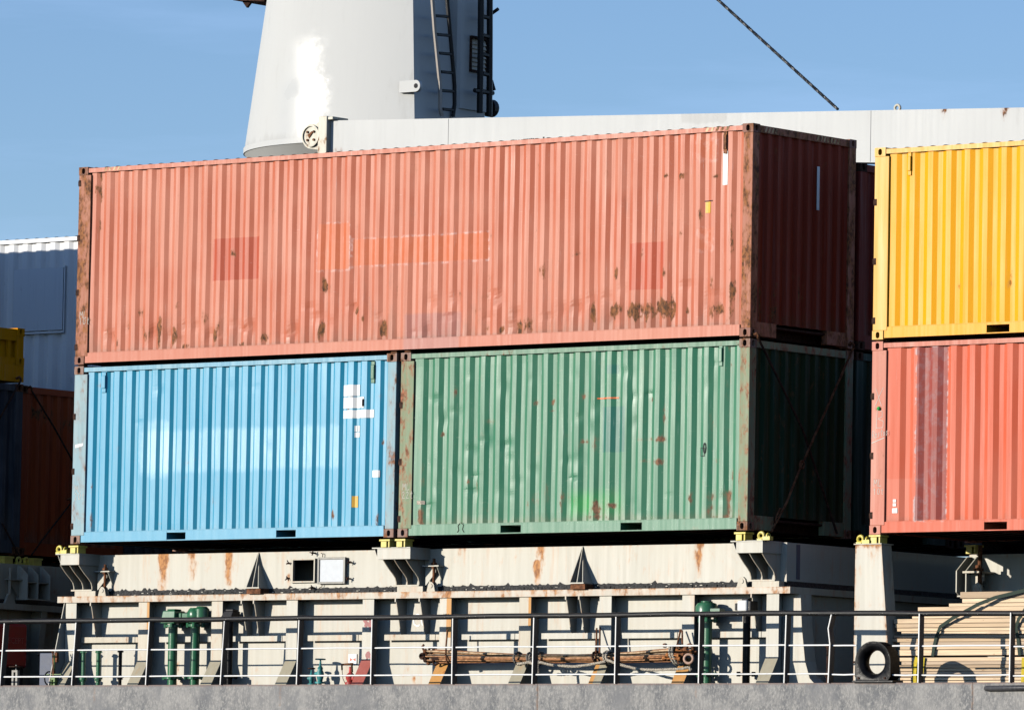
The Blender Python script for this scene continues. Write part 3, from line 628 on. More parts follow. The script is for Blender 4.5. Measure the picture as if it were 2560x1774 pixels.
CO = (.60, .10, .04)
cpur = loc_patch((*(14.426, 0.132), *(14.899, 2.452)), YX, YZ_)
clow = loc_patch((*(13.952, 0.14), *(14.37, 0.693)), YX, YZ_)
m_coral = paint('coral_red_paint', CO, rough=.55, spec=.4, fleck=.3, rust=.77, fade=.2, fadecol=(.62, .26, .18), dirt=.2, streak=.2, wave=.12, patches=[(*cpur, (.25, .042, .035), .008, .03, .85, .95), (*clow, (.62, .2, .13), .01, .02, .4)])
m_coral_post = paint('scuffed_coral_post_paint', (.52, .14, .08), rough=.55, rust=.645, fade=.35, fadecol=(.55, .28, .2), dirt=.4, wave=.15)
coral = container('coral_container', 'coral red container under the yellow one, with a dark purple repainted strip', 'container', (YX, YY, YZ_), 6.058, 2.591, m_coral, m_coral_post, m_coral_post,
    pitch=.30, crest=.085, slope=.072, pockets=ypk, blobs=[(.5, .3, .05, .2, .4), (3.0, .7, .05, .1, .6)], dz=.1, wobble=.001, seed=13, basedirt=lambda x, z: .5 * math.exp(-(z - .167) / .08))
def cz(p): return p
for s_, (px_, pz_), hh in (('X', (13.767, 1.67), .24), ('B', (13.786, 1.384), .24), ('Restos', (13.73, 1.239), .1), ('ML', (13.77, 0.594), .1), ('10t', (13.766, 0.485), .085)):
    chalk(coral, s_, px_ - YX, pz_ - YZ_, hh, m_chalk, .004, slope=.12 if s_ == 'Restos' else 0, adv=.62 if s_ == 'Restos' else 1)
u0, v0, u1, v1 = (13.725, 1.173, 13.93, 1.24)
MB().q([(u0 - YX, .004, v0 - YZ_), (u1 - YX, .004, v1 - YZ_), (u1 - YX, .004, v1 - YZ_ + .012), (u0 - YX, .004, v0 - YZ_ + .012)], [(0, 1, 2, 3)]).build('chalk_mark', m_chalk, coral, local=True)
u0, v0 = (13.841, 1.64)
MB().sph((u0 - YX, -.004, v0 - YZ_), .028, 8).build('green_paint_dab', plain('bright_green_dab', (.02, .45, .08)), coral, local=True)
co_prof = (.236, 6.058 - .163, .30, .085, .072, .036, 0)
for a, b in (((14.069, 0.378), (14.118, 0.417)), ((14.067, 0.324), (14.118, 0.365)), ((14.058, 0.233), (14.142, 0.298))):
    dec(coral, 'pale_sticker', m_white, co_prof, a, b, YX, YZ_)

# --- second row and the neighbouring bay
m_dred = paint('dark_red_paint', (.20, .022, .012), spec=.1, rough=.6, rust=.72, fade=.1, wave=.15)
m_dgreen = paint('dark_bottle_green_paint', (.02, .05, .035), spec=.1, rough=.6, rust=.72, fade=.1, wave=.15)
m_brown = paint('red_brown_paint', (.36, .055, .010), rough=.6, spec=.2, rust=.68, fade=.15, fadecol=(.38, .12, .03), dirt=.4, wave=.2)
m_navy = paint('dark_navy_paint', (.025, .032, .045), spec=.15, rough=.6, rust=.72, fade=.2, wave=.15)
m_wht = paint('white_container_paint', (.72, .73, .74), rough=.5, rust=.685, fade=.1, dirt=.08, wave=.1, streak=.1, rcol=((.05, .03, .03), (.08, .05, .04)), rdet=7.0)
m_wpanel = paint('pale_grey_panel_paint', (.60, .635, .68), rough=.5, rust=.70, fade=.1, dirt=.05, wave=.1, rcol=((.04, .03, .03), (.07, .05, .04)), rdet=7.0)
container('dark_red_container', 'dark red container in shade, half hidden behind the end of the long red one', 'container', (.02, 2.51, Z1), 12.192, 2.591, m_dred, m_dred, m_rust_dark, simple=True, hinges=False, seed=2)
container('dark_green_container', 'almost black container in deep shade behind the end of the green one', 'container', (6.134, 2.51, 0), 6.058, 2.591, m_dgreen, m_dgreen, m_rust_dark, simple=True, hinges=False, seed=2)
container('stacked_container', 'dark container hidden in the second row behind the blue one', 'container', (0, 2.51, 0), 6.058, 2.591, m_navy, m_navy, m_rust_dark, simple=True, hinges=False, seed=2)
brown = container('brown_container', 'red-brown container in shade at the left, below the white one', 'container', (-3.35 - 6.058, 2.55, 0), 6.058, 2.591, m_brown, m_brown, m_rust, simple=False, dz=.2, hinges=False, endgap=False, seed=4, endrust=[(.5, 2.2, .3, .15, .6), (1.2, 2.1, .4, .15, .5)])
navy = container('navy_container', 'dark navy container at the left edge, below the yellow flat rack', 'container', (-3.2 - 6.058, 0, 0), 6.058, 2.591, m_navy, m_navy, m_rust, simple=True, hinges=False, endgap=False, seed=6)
WX = -3.4 - 6.058
white = container('white_container', 'white container with a flat grey panel, behind the red one at the left', 'container', (WX, 5.05, 2.56), 6.058, 2.591, m_wht, m_wht, m_wht, pitch=.29, crest=.085, slope=.07, simple=True, hinges=False, seed=8)
container('stacked_container', 'dark container under the white one', 'container', (WX, 5.05, -.06), 6.058, 2.591, m_navy, m_navy, m_rust, simple=True, hinges=False, seed=8)
wp = loc_patch((*(-5.841, 3.675), *(-4.793, 4.656)), WX, 2.56)
MB().box(wp[0], wp[1], .012, .034, wp[2], wp[3]).build('flat_panel', m_wpanel, white, local=True)
MB().box(wp[0], wp[1] + .05, -.004, .034, wp[2] - .05, wp[2] - .02).box(wp[1] + .03, wp[1] + .05, -.002, .034, wp[2] - .02, wp[3] + .02).build('panel_trim', m_wht, white, local=True)
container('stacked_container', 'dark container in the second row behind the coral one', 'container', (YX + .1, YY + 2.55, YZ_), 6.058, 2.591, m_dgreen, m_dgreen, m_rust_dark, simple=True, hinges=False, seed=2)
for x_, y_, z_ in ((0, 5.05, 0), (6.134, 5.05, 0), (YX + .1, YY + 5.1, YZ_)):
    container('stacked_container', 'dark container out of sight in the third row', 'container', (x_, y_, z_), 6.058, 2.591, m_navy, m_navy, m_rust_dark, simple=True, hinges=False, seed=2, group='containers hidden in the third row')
# yellow flat rack on the navy container, carrying an added crate, out of view, that shades the white container
m_yshade = paint('chipped_yellow_rack_paint', (.85, .32, .001), rough=.7, spec=.08, rust=.66, fade=.0, dirt=.2)
fr = thing('flat_rack', 'yellow flat rack end at the left edge, in front of the white container', 'flat rack', (-3.2 - 6.058, 0, 2.62))
fb = MB().box(.0, 6.058, 0, 2.438, 0, .25); fb.build('rack_floor', m_yshade, fr, local=True)
for yy in (0, 2.438 - .162):
    e = MB(); corner_casting(e, 5.88, .70, yy, True); e.build('corner_casting', m_yshade, fr, local=True)
    e = MB(); corner_casting(e, 5.885, .252, yy, True); e.build('corner_casting', m_yshade, fr, local=True)
    MB().box(5.90, 6.05, yy + .01, yy + .15, .3705, .70).build('end_post', m_yshade, fr, local=True)
MB().box(5.95, 6.04, .163, 2.275, .62, .80).box(5.95, 6.04, .163, 2.275, .2505, .36).box(5.97, 5.99, .163, 2.275, .3605, .62).build('end_wall', m_yshade, fr, local=True)
for k in range(5): MB().box(5.991, 6.03, .3 + k * .45, .36 + k * .45, .361, .619).build('end_wall_rib', m_yshade, fr, local=True)
cr = MB().box(-8.6, -5.75, .1, 2.38, 2.871, 5.62).build('shadow_crate', m_shadow_crate, loc=(-8.6, .1, 2.871))  # unseen block added to cast the shadow on the white container
props(cr, 'unseen grey crate added on the yellow flat rack to shade the white container', 'crate')
# twist cones between stacked containers
cone_spots = [(.09, .08, 2.591), (12.1, .08, 2.591), (5.97, .08, 2.591), (6.22, .08, 2.591), (12.1, 2.36, 2.591), (YX + .09, YY + .08, YZ_ + 2.591)]
cone_labels = ['twist cone between the red container and the left end of the blue one', 'twist cone between the red container and the front right corner of the green one',
    'twist cone between the red container and the right end of the blue one', 'twist cone between the red container and the left end of the green one',
    'shaded twist cone at the rear right corner on top of the green container', 'twist cone between the yellow and the coral container']
for (x, y, z) in cone_spots:
    lab = cone_labels.pop(0)
    o = MB().box(x - .05, x + .05, y - .04, y + .05, z, z + .0279).lathe((x, y, z + .012), [(.062, -.006), (.07, 0), (.062, .006)], 10).build('twist_cone', m_rust, loc=(x, y, z))
    props(o, lab, 'twist lock', 'twist cones between the stacked containers')
# ---------------------------------------------------------------- water, deck, hull
o = grid('water', lin(-600, 600, 12), lin(-600, 600, 12), lambda i, u, z: (u, z, -7.0), water_mat('harbour_water'), None, kind='structure')
o = MB().box(-30, 40, -.26, 24, -2.30, -2.12).build('deck', m_deck, loc=(-30, -.26, -2.30), kind='structure')
hull = thing('ship_hull', 'patchy grey ship side plating along the bottom of the picture', 'ship hull', (-30, -.3, -2.07))
hp = MB()
for a, b in ((-30, 8.895), (8.905, 16.085), (16.095, 40)): hp.box(a, b, -.30, -.262, -7.5, -2.07)
hp.box(8.8951, 8.9049, -.296, -.262, -7.5, -2.073).box(16.0851, 16.0949, -.296, -.262, -7.5, -2.073)
hp.build('side_plating', m_hull, hull)
fx = 16.275
bz_ = -2.149
MB().tube([(fx + .03, -.30, bz_), (fx + .07, -.335, bz_), (fx + .6, -.34, bz_ + .005), (fx + 8, -.34, bz_ + .05)], .036, 12).build('rubbing_bar', m_rail_grey, hull, smooth=50)

# ---------------------------------------------------------------- hatch coaming with its stays
ZT, ZB, ZD = -.755, -.845, -2.10
YW, YF = .52, .30
coam = thing('hatch_coaming', 'cream steel hatch coaming with upright stays below the middle hatch cover', 'hatch coaming', (-.47, .27, ZD))
CX0, CX1 = -.35, 12.60
wrs = [(1.638, .06, -1.75, -2.05, .9), (7.661, .02, -1.78, -1.86, .9), (6.056, .02, -1.95, -2.05, .9), (11.9, .05, -1.0, -1.3, .8), (7.0, .05, -.9, -1.2, .5)]
wall_rust = streak_fn(wrs)
grid('coaming_wall', lin(CX0, CX1, 200), lin(ZD, ZB, 18), lambda i, u, z: (u + .47, YW - .27, z - ZD), m_cream, coam, rust=wall_rust, dirt=lambda x, z: .7 * math.exp(-(z - ZD) / .05))
MB().box(CX1 - .02, CX1, YW + .001, 9.5, ZD, ZB).build('end_wall', m_cream, coam); MB().box(CX0, CX0 + .02, YW + .001, 9.5, ZD, ZB).build('end_wall', m_cream, coam)
MB().box(CX0, CX1, 9.5005, 9.52, ZD, ZB).build('coaming_wall', m_cream, coam)
frs = [(-.2, .1, ZT, ZB, .5), (.15, .1, ZT, ZB, .6), (.85, .07, ZT, ZB, .5), (1.2, .05, ZT, ZB, .5), (2.5, .15, ZT, ZB, .4), (3.1, .1, ZT, ZB, .75), (6.1, .06, ZT, ZB, .7), (6.35, .1, ZT, ZB, .55), (6.85, .09, ZT, ZB - .3, 1.0), (5.0, .05, ZT, ZB, .7), (5.3, .04, ZT, ZB, .5), (7.4, .05, ZT, ZB, .5), (8.7, .1, ZT, ZB, .5), (9.0, .06, ZT, ZB, .6), (11.45, .09, ZT, ZB, .9), (11.75, .08, ZT, ZB, .6), (12.3, .08, ZT, ZB, .5), (10.8, .04, ZT, ZB, .4)]
fru = streak_fn(frs, base=lambda x, z: .55 if z > ZT - .02 else .36)
grid('coaming_flange', lin(-.47, 12.724, 330), lin(ZB, ZT, 4), lambda i, u, z: (u + .47, 0, z - ZD), m_cream, coam, rust=fru, dirt=lambda x, z: .4)
MB().box(-.47, 12.724, .2705, 1.0, ZB, ZT).box(12.0, 12.724, 1.0005, 9.5, ZB, ZT).box(-.47, .3, 1.0005, 9.5, ZB, ZT).build('flange_plate', m_cream_rusty, coam)
stx = [(-0.332, -0.116), (1.089, 1.29), (2.486, 2.677), (3.88, 4.087), (5.281, 5.491), (6.678, 6.883), (8.091, 8.293), (9.489, 9.69), (10.906, 11.103), (12.315, 12.526)]
for k, (xa, xb) in enumerate(stx):
    xm = .5 * (xa + xb); h = .104; xa, xb = xm - h, xm + h
    mat = m_cream
    def fl_(z):                       # front of the stay at height z
        return YF if z > -1.705 else YF - (YF - .05) * (-1.705 - z) / (2.10 - 1.705)
    mb = MB(); zs = [ZB - .0006, -1.705, ZD]
    for i in range(2):
        a, b = zs[i], zs[i + 1]
        mb.hexa([(xa, fl_(b), b), (xb, fl_(b), b), (xb, fl_(b) + .016, b), (xa, fl_(b) + .016, b)], [(xa, fl_(a), a), (xb, fl_(a), a), (xb, fl_(a) + .016, a), (xa, fl_(a) + .016, a)])
    mb.prism([(YW - .001, ZB - .0006), (YF + .0165, ZB - .0006), (YF + .0165, -1.705), (.0665, ZD), (YW - .001, ZD)], 'x', xm - .007, xm + .007)
    if k in (5, 7, 8): mat = m_orange_stay if k != 7 else m_cream_rusty
    if k == 4: mat = m_cream
    st = mb.build('stay', m_cream if k in (5, 7, 8) else (m_cream_rusty if k in (1, 2, 6) else m_cream), coam, bevel=.003)
    if k in (5, 8, 7):                # lower, sloping face eaten by rust
        z = ZD
        for a in ([xa, xb],) if k != 7 else ([xa, xa + .07],):
            MB().hexa([(a[0], .048, z), (a[1], .048, z), (a[1], .0499, z), (a[0], .0499, z)], [(a[0], YF - .002, -1.705), (a[1], YF - .002, -1.705), (a[1], YF - .0001, -1.705), (a[0], YF - .0001, -1.705)]).build('rust_film', m_orange_stay, st)
    if k not in (4, 5, 8):
        xf = xa if k != 7 else xa + .0705
        MB().hexa([(xf, .048, ZD), (xb, .048, ZD), (xb, .0499, ZD), (xf, .0499, ZD)], [(xf, YF - .002, -1.705), (xb, YF - .002, -1.705), (xb, YF - .0001, -1.705), (xf, YF - .0001, -1.705)]).build('foot_film', m_beige, st)  # darker beige film over the sloping foot
    if k in (1, 5, 6):
        MB().box(xm + (.02 if k == 5 else .06), xb + .001, YF - .002, YF - .0002, -1.40 if k == 5 else -1.25, ZB - .003).build('rust_film', m_orange_stay, st)
    if k == 4:
        MB().hexa([(xa, .048, ZD), (xb, .048, ZD), (xb, .0499, ZD), (xa, .0499, ZD)], [(xa, YF - .002, -1.705), (xb, YF - .002, -1.705), (xb, YF - .0001, -1.705), (xa, YF - .0001, -1.705)]).build('red_paint_splash', m_oxide_stay, st)
        sp = random.Random(3); s = MB()
        for _ in range(6):
            cx_, cz_ = sp.uniform(xa + .03, xb - .05), sp.choice((-1.60, -1.66, -1.2, -1.27, -1.12)) + sp.uniform(-.03, .03); n = 9
            pts = [(min(xb, max(xa, cx_ + sp.uniform(.02, .07) * math.cos(6.283 * i / n))), cz_ + sp.uniform(.02, .08) * math.sin(6.283 * i / n)) for i in range(n)]
            s.q([(a, YF - .002 - .0002 * _, b) for a, b in pts], [tuple(range(n))])
        s.build('red_paint_splash', plain('faded_red_splash', (.42, .15, .14), .6), st)
# horizontal stiffener bars between the stays
zs0, zs1 = -1.427, -1.345
gaps = [(b + .10 + (.1 if i else 0), stx[i + 1][0] - .004) for i, (a, b) in enumerate(stx[:-1])]
for i, (a, b) in enumerate(gaps):
    m = m_cream_rusty if i in (0, 3, 4) else m_cream
    b2 = b - .16
    MB().box(a - .1, b2 - .006, YW - .10, YW - .088, zs0, zs1).box(b2 + .004, b, YW - .10, YW - .088, zs0, zs1).box(a - .1, b, YW - .0875, YW - .001, zs1 - .014, zs1 - .001).build('stiffener_bar', m, coam)
# tapered brackets hanging under the flange
for (xt, xb_) in [(0.18, 0.2), (3.063, 3.088), (3.292, 3.312), (5.902, 5.909), (6.333, 6.34), (8.923, 8.942), (9.152, 9.163), (12.084, 12.109)]:
    x = xt
    MB().prism([(.275, ZB - .0006), (YW - .001, ZB - .0006), (YW - .001, zs1), (.40, zs1)], 'x', x - .006, x + .006).box(x - .018, x + .004, .2735, .2749, ZB - .05, ZB - .0007).build('hanging_bracket', m_cream_rusty, coam)
# end stays
MB().prism([(.30, ZB - .0006), (YW + .3, ZB - .0006), (YW + .3, ZD), (-.02, ZD)], 'x', -.365, -.352).build('end_stay', m_cream, coam)
cx = 12.6
edge = [(cx + .13, ZB - .0006), (cx + .16, -1.3), (cx + .22, -1.75), (cx + .30, -1.98), (cx + .40, -2.07), (cx + .52, ZD)]
MB().prism([(cx - .15, ZB - .0006)] + edge + [(cx - .15, ZD)], 'y', YW - .03, YW - .018).build('end_stay', m_cream, coam)
e = MB()
for (a, za), (b, zb) in zip(edge, edge[1:]): e.hexa([(b, YW - .03, zb), (b + .012, YW - .03, zb), (b + .012, YW + .22, zb), (b, YW + .22, zb)], [(a, YW - .03, za), (a + .012, YW - .03, za), (a + .012, YW + .22, za), (a, YW + .22, za)])
e.build('end_stay_flange', m_cream_rusty, coam)
text('frame_number', '130', .085, (stx[5][0] + .06, YF - .003, -1.125), m_rust_dark, coam, sx=.9)
text('wall_lettering', 'CO', .27, (6.015, YW - .003, -1.236), m_white, coam, sx=.75)

# ---------------------------------------------------------------- hatch cover
YC = .43; HT, HB = -.150, -.690
cover = thing('hatch_cover', 'cream hatch cover with an open access door under the blue and green containers', 'hatch cover', (-.25, YC, HB))
ox0, ox1, oz0, oz1 = (3.914, -0.575, 4.299, -0.275)
oz0, ox0, ox1, oz1 = oz0 if False else -0.575, 3.914, 4.299, -0.274
HX0, HX1 = .05, 12.55
us = sorted(set([round(v, 4) for v in lin(HX0, HX1, 320)] + [ox0, ox1]))
zs = sorted(set([round(v, 4) for v in lin(HB, HT, 13)] + [oz0, oz1]))
hrs = [(x, w_, zt, zb, k) for (x, w_, zt, zb, k) in [(1.414, 0.085, -0.155, -0.647, 1.3), (1.5, 0.05, -0.156, -0.377, 0.9), (1.985, 0.08, -0.163, -0.503, 0.9), (2.665, 0.075, -0.155, -0.575, 1.3), (2.707, 0.05, -0.156, -0.414, 0.9), (2.299, 0.03, -0.193, -0.388, 0.45), (6.997, 0.03, -0.147, -0.385, 0.8), (6.916, 0.05, -0.145, -0.206, 0.7), (8.353, 0.07, -0.15, -0.361, 1.1), (8.298, 0.07, -0.392, -0.672, 1.2), (8.174, 0.02, -0.147, -0.277, 0.5), (11.097, 0.07, -0.15, -0.297, 1.1), (11.075, 0.06, -0.317, -0.582, 1.0), (9.9, 0.03, -0.136, -0.321, 0.55), (10.895, 0.025, -0.151, -0.396, 0.5), (3.807, 0.05, -0.514, -0.674, 0.7)]]
hru = streak_fn(hrs, base=lambda x, z: .22 if z > HT - .03 else 0)
def hdirt(x, z): return .6 * math.exp(-(z - HB) / .03)
grid('cover_side', us, zs, lambda i, u, z: (u + .25, 0, z - HB), m_cream, cover, rust=hru, dirt=hdirt, hole=lambda x, z: ox0 < x < ox1 and oz0 < z < oz1)
MB().box(HX0, HX1, YC + .0005, 10, HT - .012, HT - .0005).box(HX1 - .012, HX1 - .0005, YC + .001, 10, HB, HT - .0125).box(HX0 + .0005, HX0 + .012, YC + .001, 10, HB, HT - .0125).box(HX0 + .013, HX1 - .013, YC + .6, YC + .61, HB, HT - .013).box(HX0 + .013, HX1 - .013, 9.98, 10, HB, HT - .013).build('cover_plating', m_cream, cover)
MB().box(HX1 + .0005, HX1 + .006, YC + .22, YC + .30, HB + .05, HT - .02).build('end_plate', m_bluegrey, cover)
# gasket: a torn black rubber strip between cover and coaming
gk = random.Random(5); g_ = MB(); x = HX0
top = []
while x < HX1:
    top.append((x, HB + .012 + max(0, gk.gauss(0, .013)) + (gk.random() < .03) * .04)); x += .035
pts = [(HX0, ZT + .001)] + [(HX1, ZT + .001)]
for (a, za), (b, zb) in zip(top, top[1:]):
    g_.hexa([(a, YC - .02, ZT + .001), (b, YC - .02, ZT + .001), (b, YC + .02, ZT + .001), (a, YC + .02, ZT + .001)], [(a, YC - .006, za), (b, YC - .006, zb), (b, YC + .02, zb), (a, YC + .02, za)])
    if gk.random() < .35: g_.box(a, a + .05, YC - .022 - gk.random() * .01, YC - .01, ZT + .001, ZT + .02 + gk.random() * .03)
g_.box(HX1 - .02, HX1 + .004, YC + .0205, 9.4, ZT + .001, HB + .02).box(HX0 - .004, HX0 + .02, YC + .0205, 9.4, ZT + .001, HB + .02).box(HX0, HX1, 9.4005, 9.42, ZT + .001, HB + .02)
gs = g_.build('rubber_gasket', m_tar, cover)
fl2 = MB()
for _ in range(70):
    a = gk.uniform(HX0, HX1); z = gk.uniform(ZT + .008, HB + .02); s = gk.uniform(.01, .05)
    fl2.box(a, a + s, YC - .0245, YC - .019, z, z + gk.uniform(.004, .012))
fl2.build('paint_flakes', m_cream, cover, kind='stuff')
# container brackets
def bracket(xl, xr, name='support_bracket', sockets=(), lugs=(), webs=None, yoff=0.0, cleat=None, lug_at=None):
    pz0, pz1 = -.308, -.158
    b = MB().box(xl, xr, -.02, -.005, pz0, pz1).box(xr - .012, xr, -.0045, YC - .001, pz0, pz1 - .0005).box(xl - .09, xr + .005, -.03, YC - .001, -.1575, -.142)
    b.box(xl + .0, xr - .0125, .0, YC - .001, pz0, pz0 + .01)
    br = b.build('support_bracket', m_cream, cover)
    cur = [(.0, pz0 - .0005), (.06, pz0 - .06), (.14, pz0 - .13), (.22, pz0 - .19), (.28, pz0 - .245), (.305, pz0 - .30), (.31, HB + .035)]
    for xw in webs:
        MB().prism(cur + [(YC - .001, HB + .035), (YC - .001, pz0 - .0005)], 'x', xw - .007, xw + .007).build('web', m_cream_rusty, br)
    # upper skewed flank on the left side
    MB().hexa([(xl - .075, -.0, -.16), (xl - .068, -.0, -.16), (xl - .068, YC - .002, -.16), (xl - .075, YC - .002, -.16)][::-1], [(xl - .005, 0, pz0), (xl + .002, 0, pz0), (xl + .002, YC - .002, pz0), (xl - .005, YC - .002, pz0)][::-1]).build('web', m_cream, br)
    MB().box(webs[0] - .03, webs[-1] + .02, .28, YC - .001, HB + .012, HB + .0345).build('foot_plate', m_cream_rusty, br)
    MB().box(webs[0] + .04, webs[-1] + .09, .285, YC - .022, ZT + .0008, HB + .0115).build('foot_block', m_cream_rusty, br)
    for xs in sockets: socket(xs, br)
    for xs in lugs: lug(xs, br)
    return br
def socket(x, par, y=.02, z=-.1415, h=.113):
    s = MB().box(x - .075, x + .025, y - .07, y + .1, z, z + h - .028).box(x + .055, x + .08, y - .07, y + .1, z, z + h - .028).box(x + .025, x + .055, y + .0, y + .1, z, z + h - .028)
    s.box(x - .095, x + .095, y - .085, y + .115, z + h - .0275, z + h)
    return s.build('twistlock_socket', m_yellow, par, bevel=.003)
def lug(x, par, y=.0, z=-.1415):
    s = MB().torus((x, y, z + .062), .043, .021, 'y', 14, 7).box(x - .06, x + .02, y - .02, y + .02, z, z + .025).box(x + .04, x + .16, y - .03, y + .05, z, z + .05).torus((x + .1, y + .02, z + .055), .03, .018, 'x', 10, 6)
    return s.build('lashing_eye', m_yellow, par, smooth=50)
brk = [bracket(*(-0.168, 0.194), sockets=(0.117,), lugs=(-0.209,), webs=[-0.188, -0.012, 0.164]),
       bracket(*(5.791, 6.385), sockets=(5.952, 6.233), webs=[5.876, 6.076, 6.287]),
       bracket(*(12.029, 12.468), sockets=(12.117,), lugs=(12.43,), webs=[12.042, 12.229, 12.439])]
def cleat(x, y0=YC):
    c = MB().prism([(x - .16, -.405), (x + .05, -.405), (x + .05, -.45), (x - .15, HB + .03), (x - .16, HB + .03)], 'y', .365, .375).box(x - .17, x + .12, .30, YC - .001, -.402, -.385).prism([(.30, -.4055), (YC - .001, -.4055), (YC - .001, -.62)], 'x', x + .085, x + .094)
    cl = c.build('cleat', m_cream, cover)
    MB().tube([(x + .02, .325, -.29), (x + .02, .325, HB - .02)], .021, 8).lathe((x + .02, .325, -.378), [(.045, 0), (.045, .03), (.025, .032), (.025, .05)], 6).lathe((x + .02, .325, -.43), [(.04, 0), (.04, .025)], 6).build('cleat_bolt', m_rust, cl)
    pts = [(x - .075, ZT + .001), (x + .075, ZT + .001), (x + .05, ZT + .10), (x + .02, ZT + .135), (x - .02, ZT + .135), (x - .05, ZT + .10)]
    MB().prism(pts, 'y', .285, .31).prism(pts, 'y', .345, .37).lathe((x - .0, .275, ZT + .08), [(.03, 0), (.03, .0095)], 10, 'y').build('cleat_lug', m_cream_rusty, cl)
for x in [0.382, 6.521000000000001]: cleat(x)
xl_ = 11.913
pts = [(xl_ - .085, ZT + .001), (xl_ + .085, ZT + .001), (xl_ + .055, ZT + .11), (xl_ + .02, ZT + .14), (xl_ - .02, ZT + .14), (xl_ - .055, ZT + .11)]
MB().prism(pts, 'y', .28, .315).lathe((xl_, .27, ZT + .08), [(.03, 0), (.03, .0095)], 10, 'y').build('cleat_lug', m_cream_rusty, cover)
# narrow fan-shaped fins on the cover side
for (bx, tx) in [([3.188, 3.305, 3.414], 3.233), ([9.028, 9.15, 9.249], 9.081)]:
    fin = MB()
    for k, b in enumerate(bx):
        zt_ = HT - .005 if k < 2 else HT - .1
        fin.q([(b, .21, HB + .03), (b + .012, .21, HB + .03), (b + .012, YC - .001, HB + .03), (b, YC - .001, HB + .03), (tx - .004 + .006 * k, YC - .012, zt_), (tx + .006 + .006 * k, YC - .012, zt_), (tx + .006 + .006 * k, YC - .001, zt_), (tx - .004 + .006 * k, YC - .001, zt_)],
              [(0, 3, 2, 1), (4, 5, 6, 7), (0, 1, 5, 4), (1, 2, 6, 5), (2, 3, 7, 6), (3, 0, 4, 7)])
    fin.box(bx[0] - .01, bx[2] + .03, .20, YC - .001, HB + .012, HB + .0295)
    f_ = fin.build('stopper_fin', m_cream, cover)
    MB().box(bx[0] + .01, bx[2] + .04, .22, YC - .022, ZT + .0008, HB + .0115).build('stopper_block', m_rust, f_)
# access opening and its door
fr_ = .018
fm = MB().box(ox0 - .05, ox0, YC - .045, YC - .0005, oz0 - .02, oz1 + .02).box(ox1, ox1 + .02, YC - .045, YC - .0005, oz0 - .02, oz1 + .02).box(ox0, ox1, YC - .045, YC - .0005, oz1, oz1 + .02).box(ox0, ox1, YC - .045, YC - .0005, oz0 - .02, oz0)
fm.build('door_frame', m_cream_rusty, cover)
MB().box(ox0 - .1, ox1 + .1, YC + .55, YC + .56, oz0 - .1, oz1 + .1).build('inner_plate', m_dark, cover)
dx0, dx1, dz0, dz1 = (4.378, 4.887, -0.62, -0.243)
m_frame = paint('worn_grey_frame', (.23, .22, .19), rust=.66, fade=.1, dirt=.4)
dr = MB().box(dx0, dx0 + .035, .37, .41, dz0, dz1).box(dx1 - .035, dx1, .37, .41, dz0, dz1).box(dx0 + .035, dx1 - .035, .37, .41, dz0, dz0 + .03).box(dx0 + .035, dx1 - .035, .37, .41, dz1 - .03, dz1).build('access_door', m_frame, cover, bevel=.004)
MB().box(dx0 + .035, dx1 - .035, .385, .405, dz0 + .03, dz1 - .03).build('door_panel', m_pane, dr)
def dog(x, z, a):
    d = MB(); c, s = math.cos(a), math.sin(a)
    d.tube([(x - .035 * c, .36, z - .035 * s), (x, .375, z), (x + .035 * c, .36, z + .035 * s)], .009, 6).tube([(x, .34, z), (x, YC, z)], .012, 6).tube([(x - .045 * s, .35, z + .045 * c), (x, .38, z)], .008, 5)
    d.build('wing_nut', m_rust_dark, cover)
for (x, z, a) in [(3.844, -0.32, 0.2), (3.836, -0.533, 2.2), (4.289, -0.177, 1.4), (4.285, -0.671, 1.7), (4.969, -0.322, 0.4), (4.947, -0.551, 1.0)]: dog(x, z, a)
MB().tube([(x_, .40, z_) for x_, z_ in [(4.418, -0.178), (4.452, -0.193), (4.447, -0.236)]], .006, 5).tube([(x_, .40, z_) for x_, z_ in [(4.395, -0.675), (4.445, -0.661), (4.449, -0.619)]], .006, 5).build('hinge_wire', m_rust_dark, dr)

# ---------------------------------------------------------------- railing
YR = -.28
rail = thing('railing', 'ship railing with black handrail, grey stanchions and two thin white rods', 'railing', (-6, YR, -2.07))
kn = random.Random(2)
MB().tube([(x, YR + kn.uniform(-.004, .004), -1.137 - max(0, x - 12.5) * .009 + kn.uniform(-.004, .004)) for x in [-6, -2, -.5, .6, 1.8, 2.6, 3.3, 4.6, 5.4, 6.0, 6.8, 7.4, 8.1, 8.8, 9.7, 10.3, 11.2, 11.7, 12.6, 13.1, 13.8, 14.6, 15.2, 16.0, 16.7, 18, 22]], .036, 10).build('handrail', m_black, rail, smooth=50)
sts = [(-0.96, -1.02), (0.44, 0.381), (1.845, 1.801), (3.262, 3.209), (4.645, 4.62), (5.973, 5.97), (7.415, 7.419), (8.838, 8.827), (10.252, 10.246), (11.664, 11.662), (13.1, 13.08), (13.836, 13.799), (15.252, 15.244), (16.692, 16.685)]
sts = [(sts[0][0] - 2.8, sts[0][1] - 2.8), (sts[0][0] - 1.4, sts[0][1] - 1.4)] + sts + [(18.1, 18.1), (19.5, 19.5)]
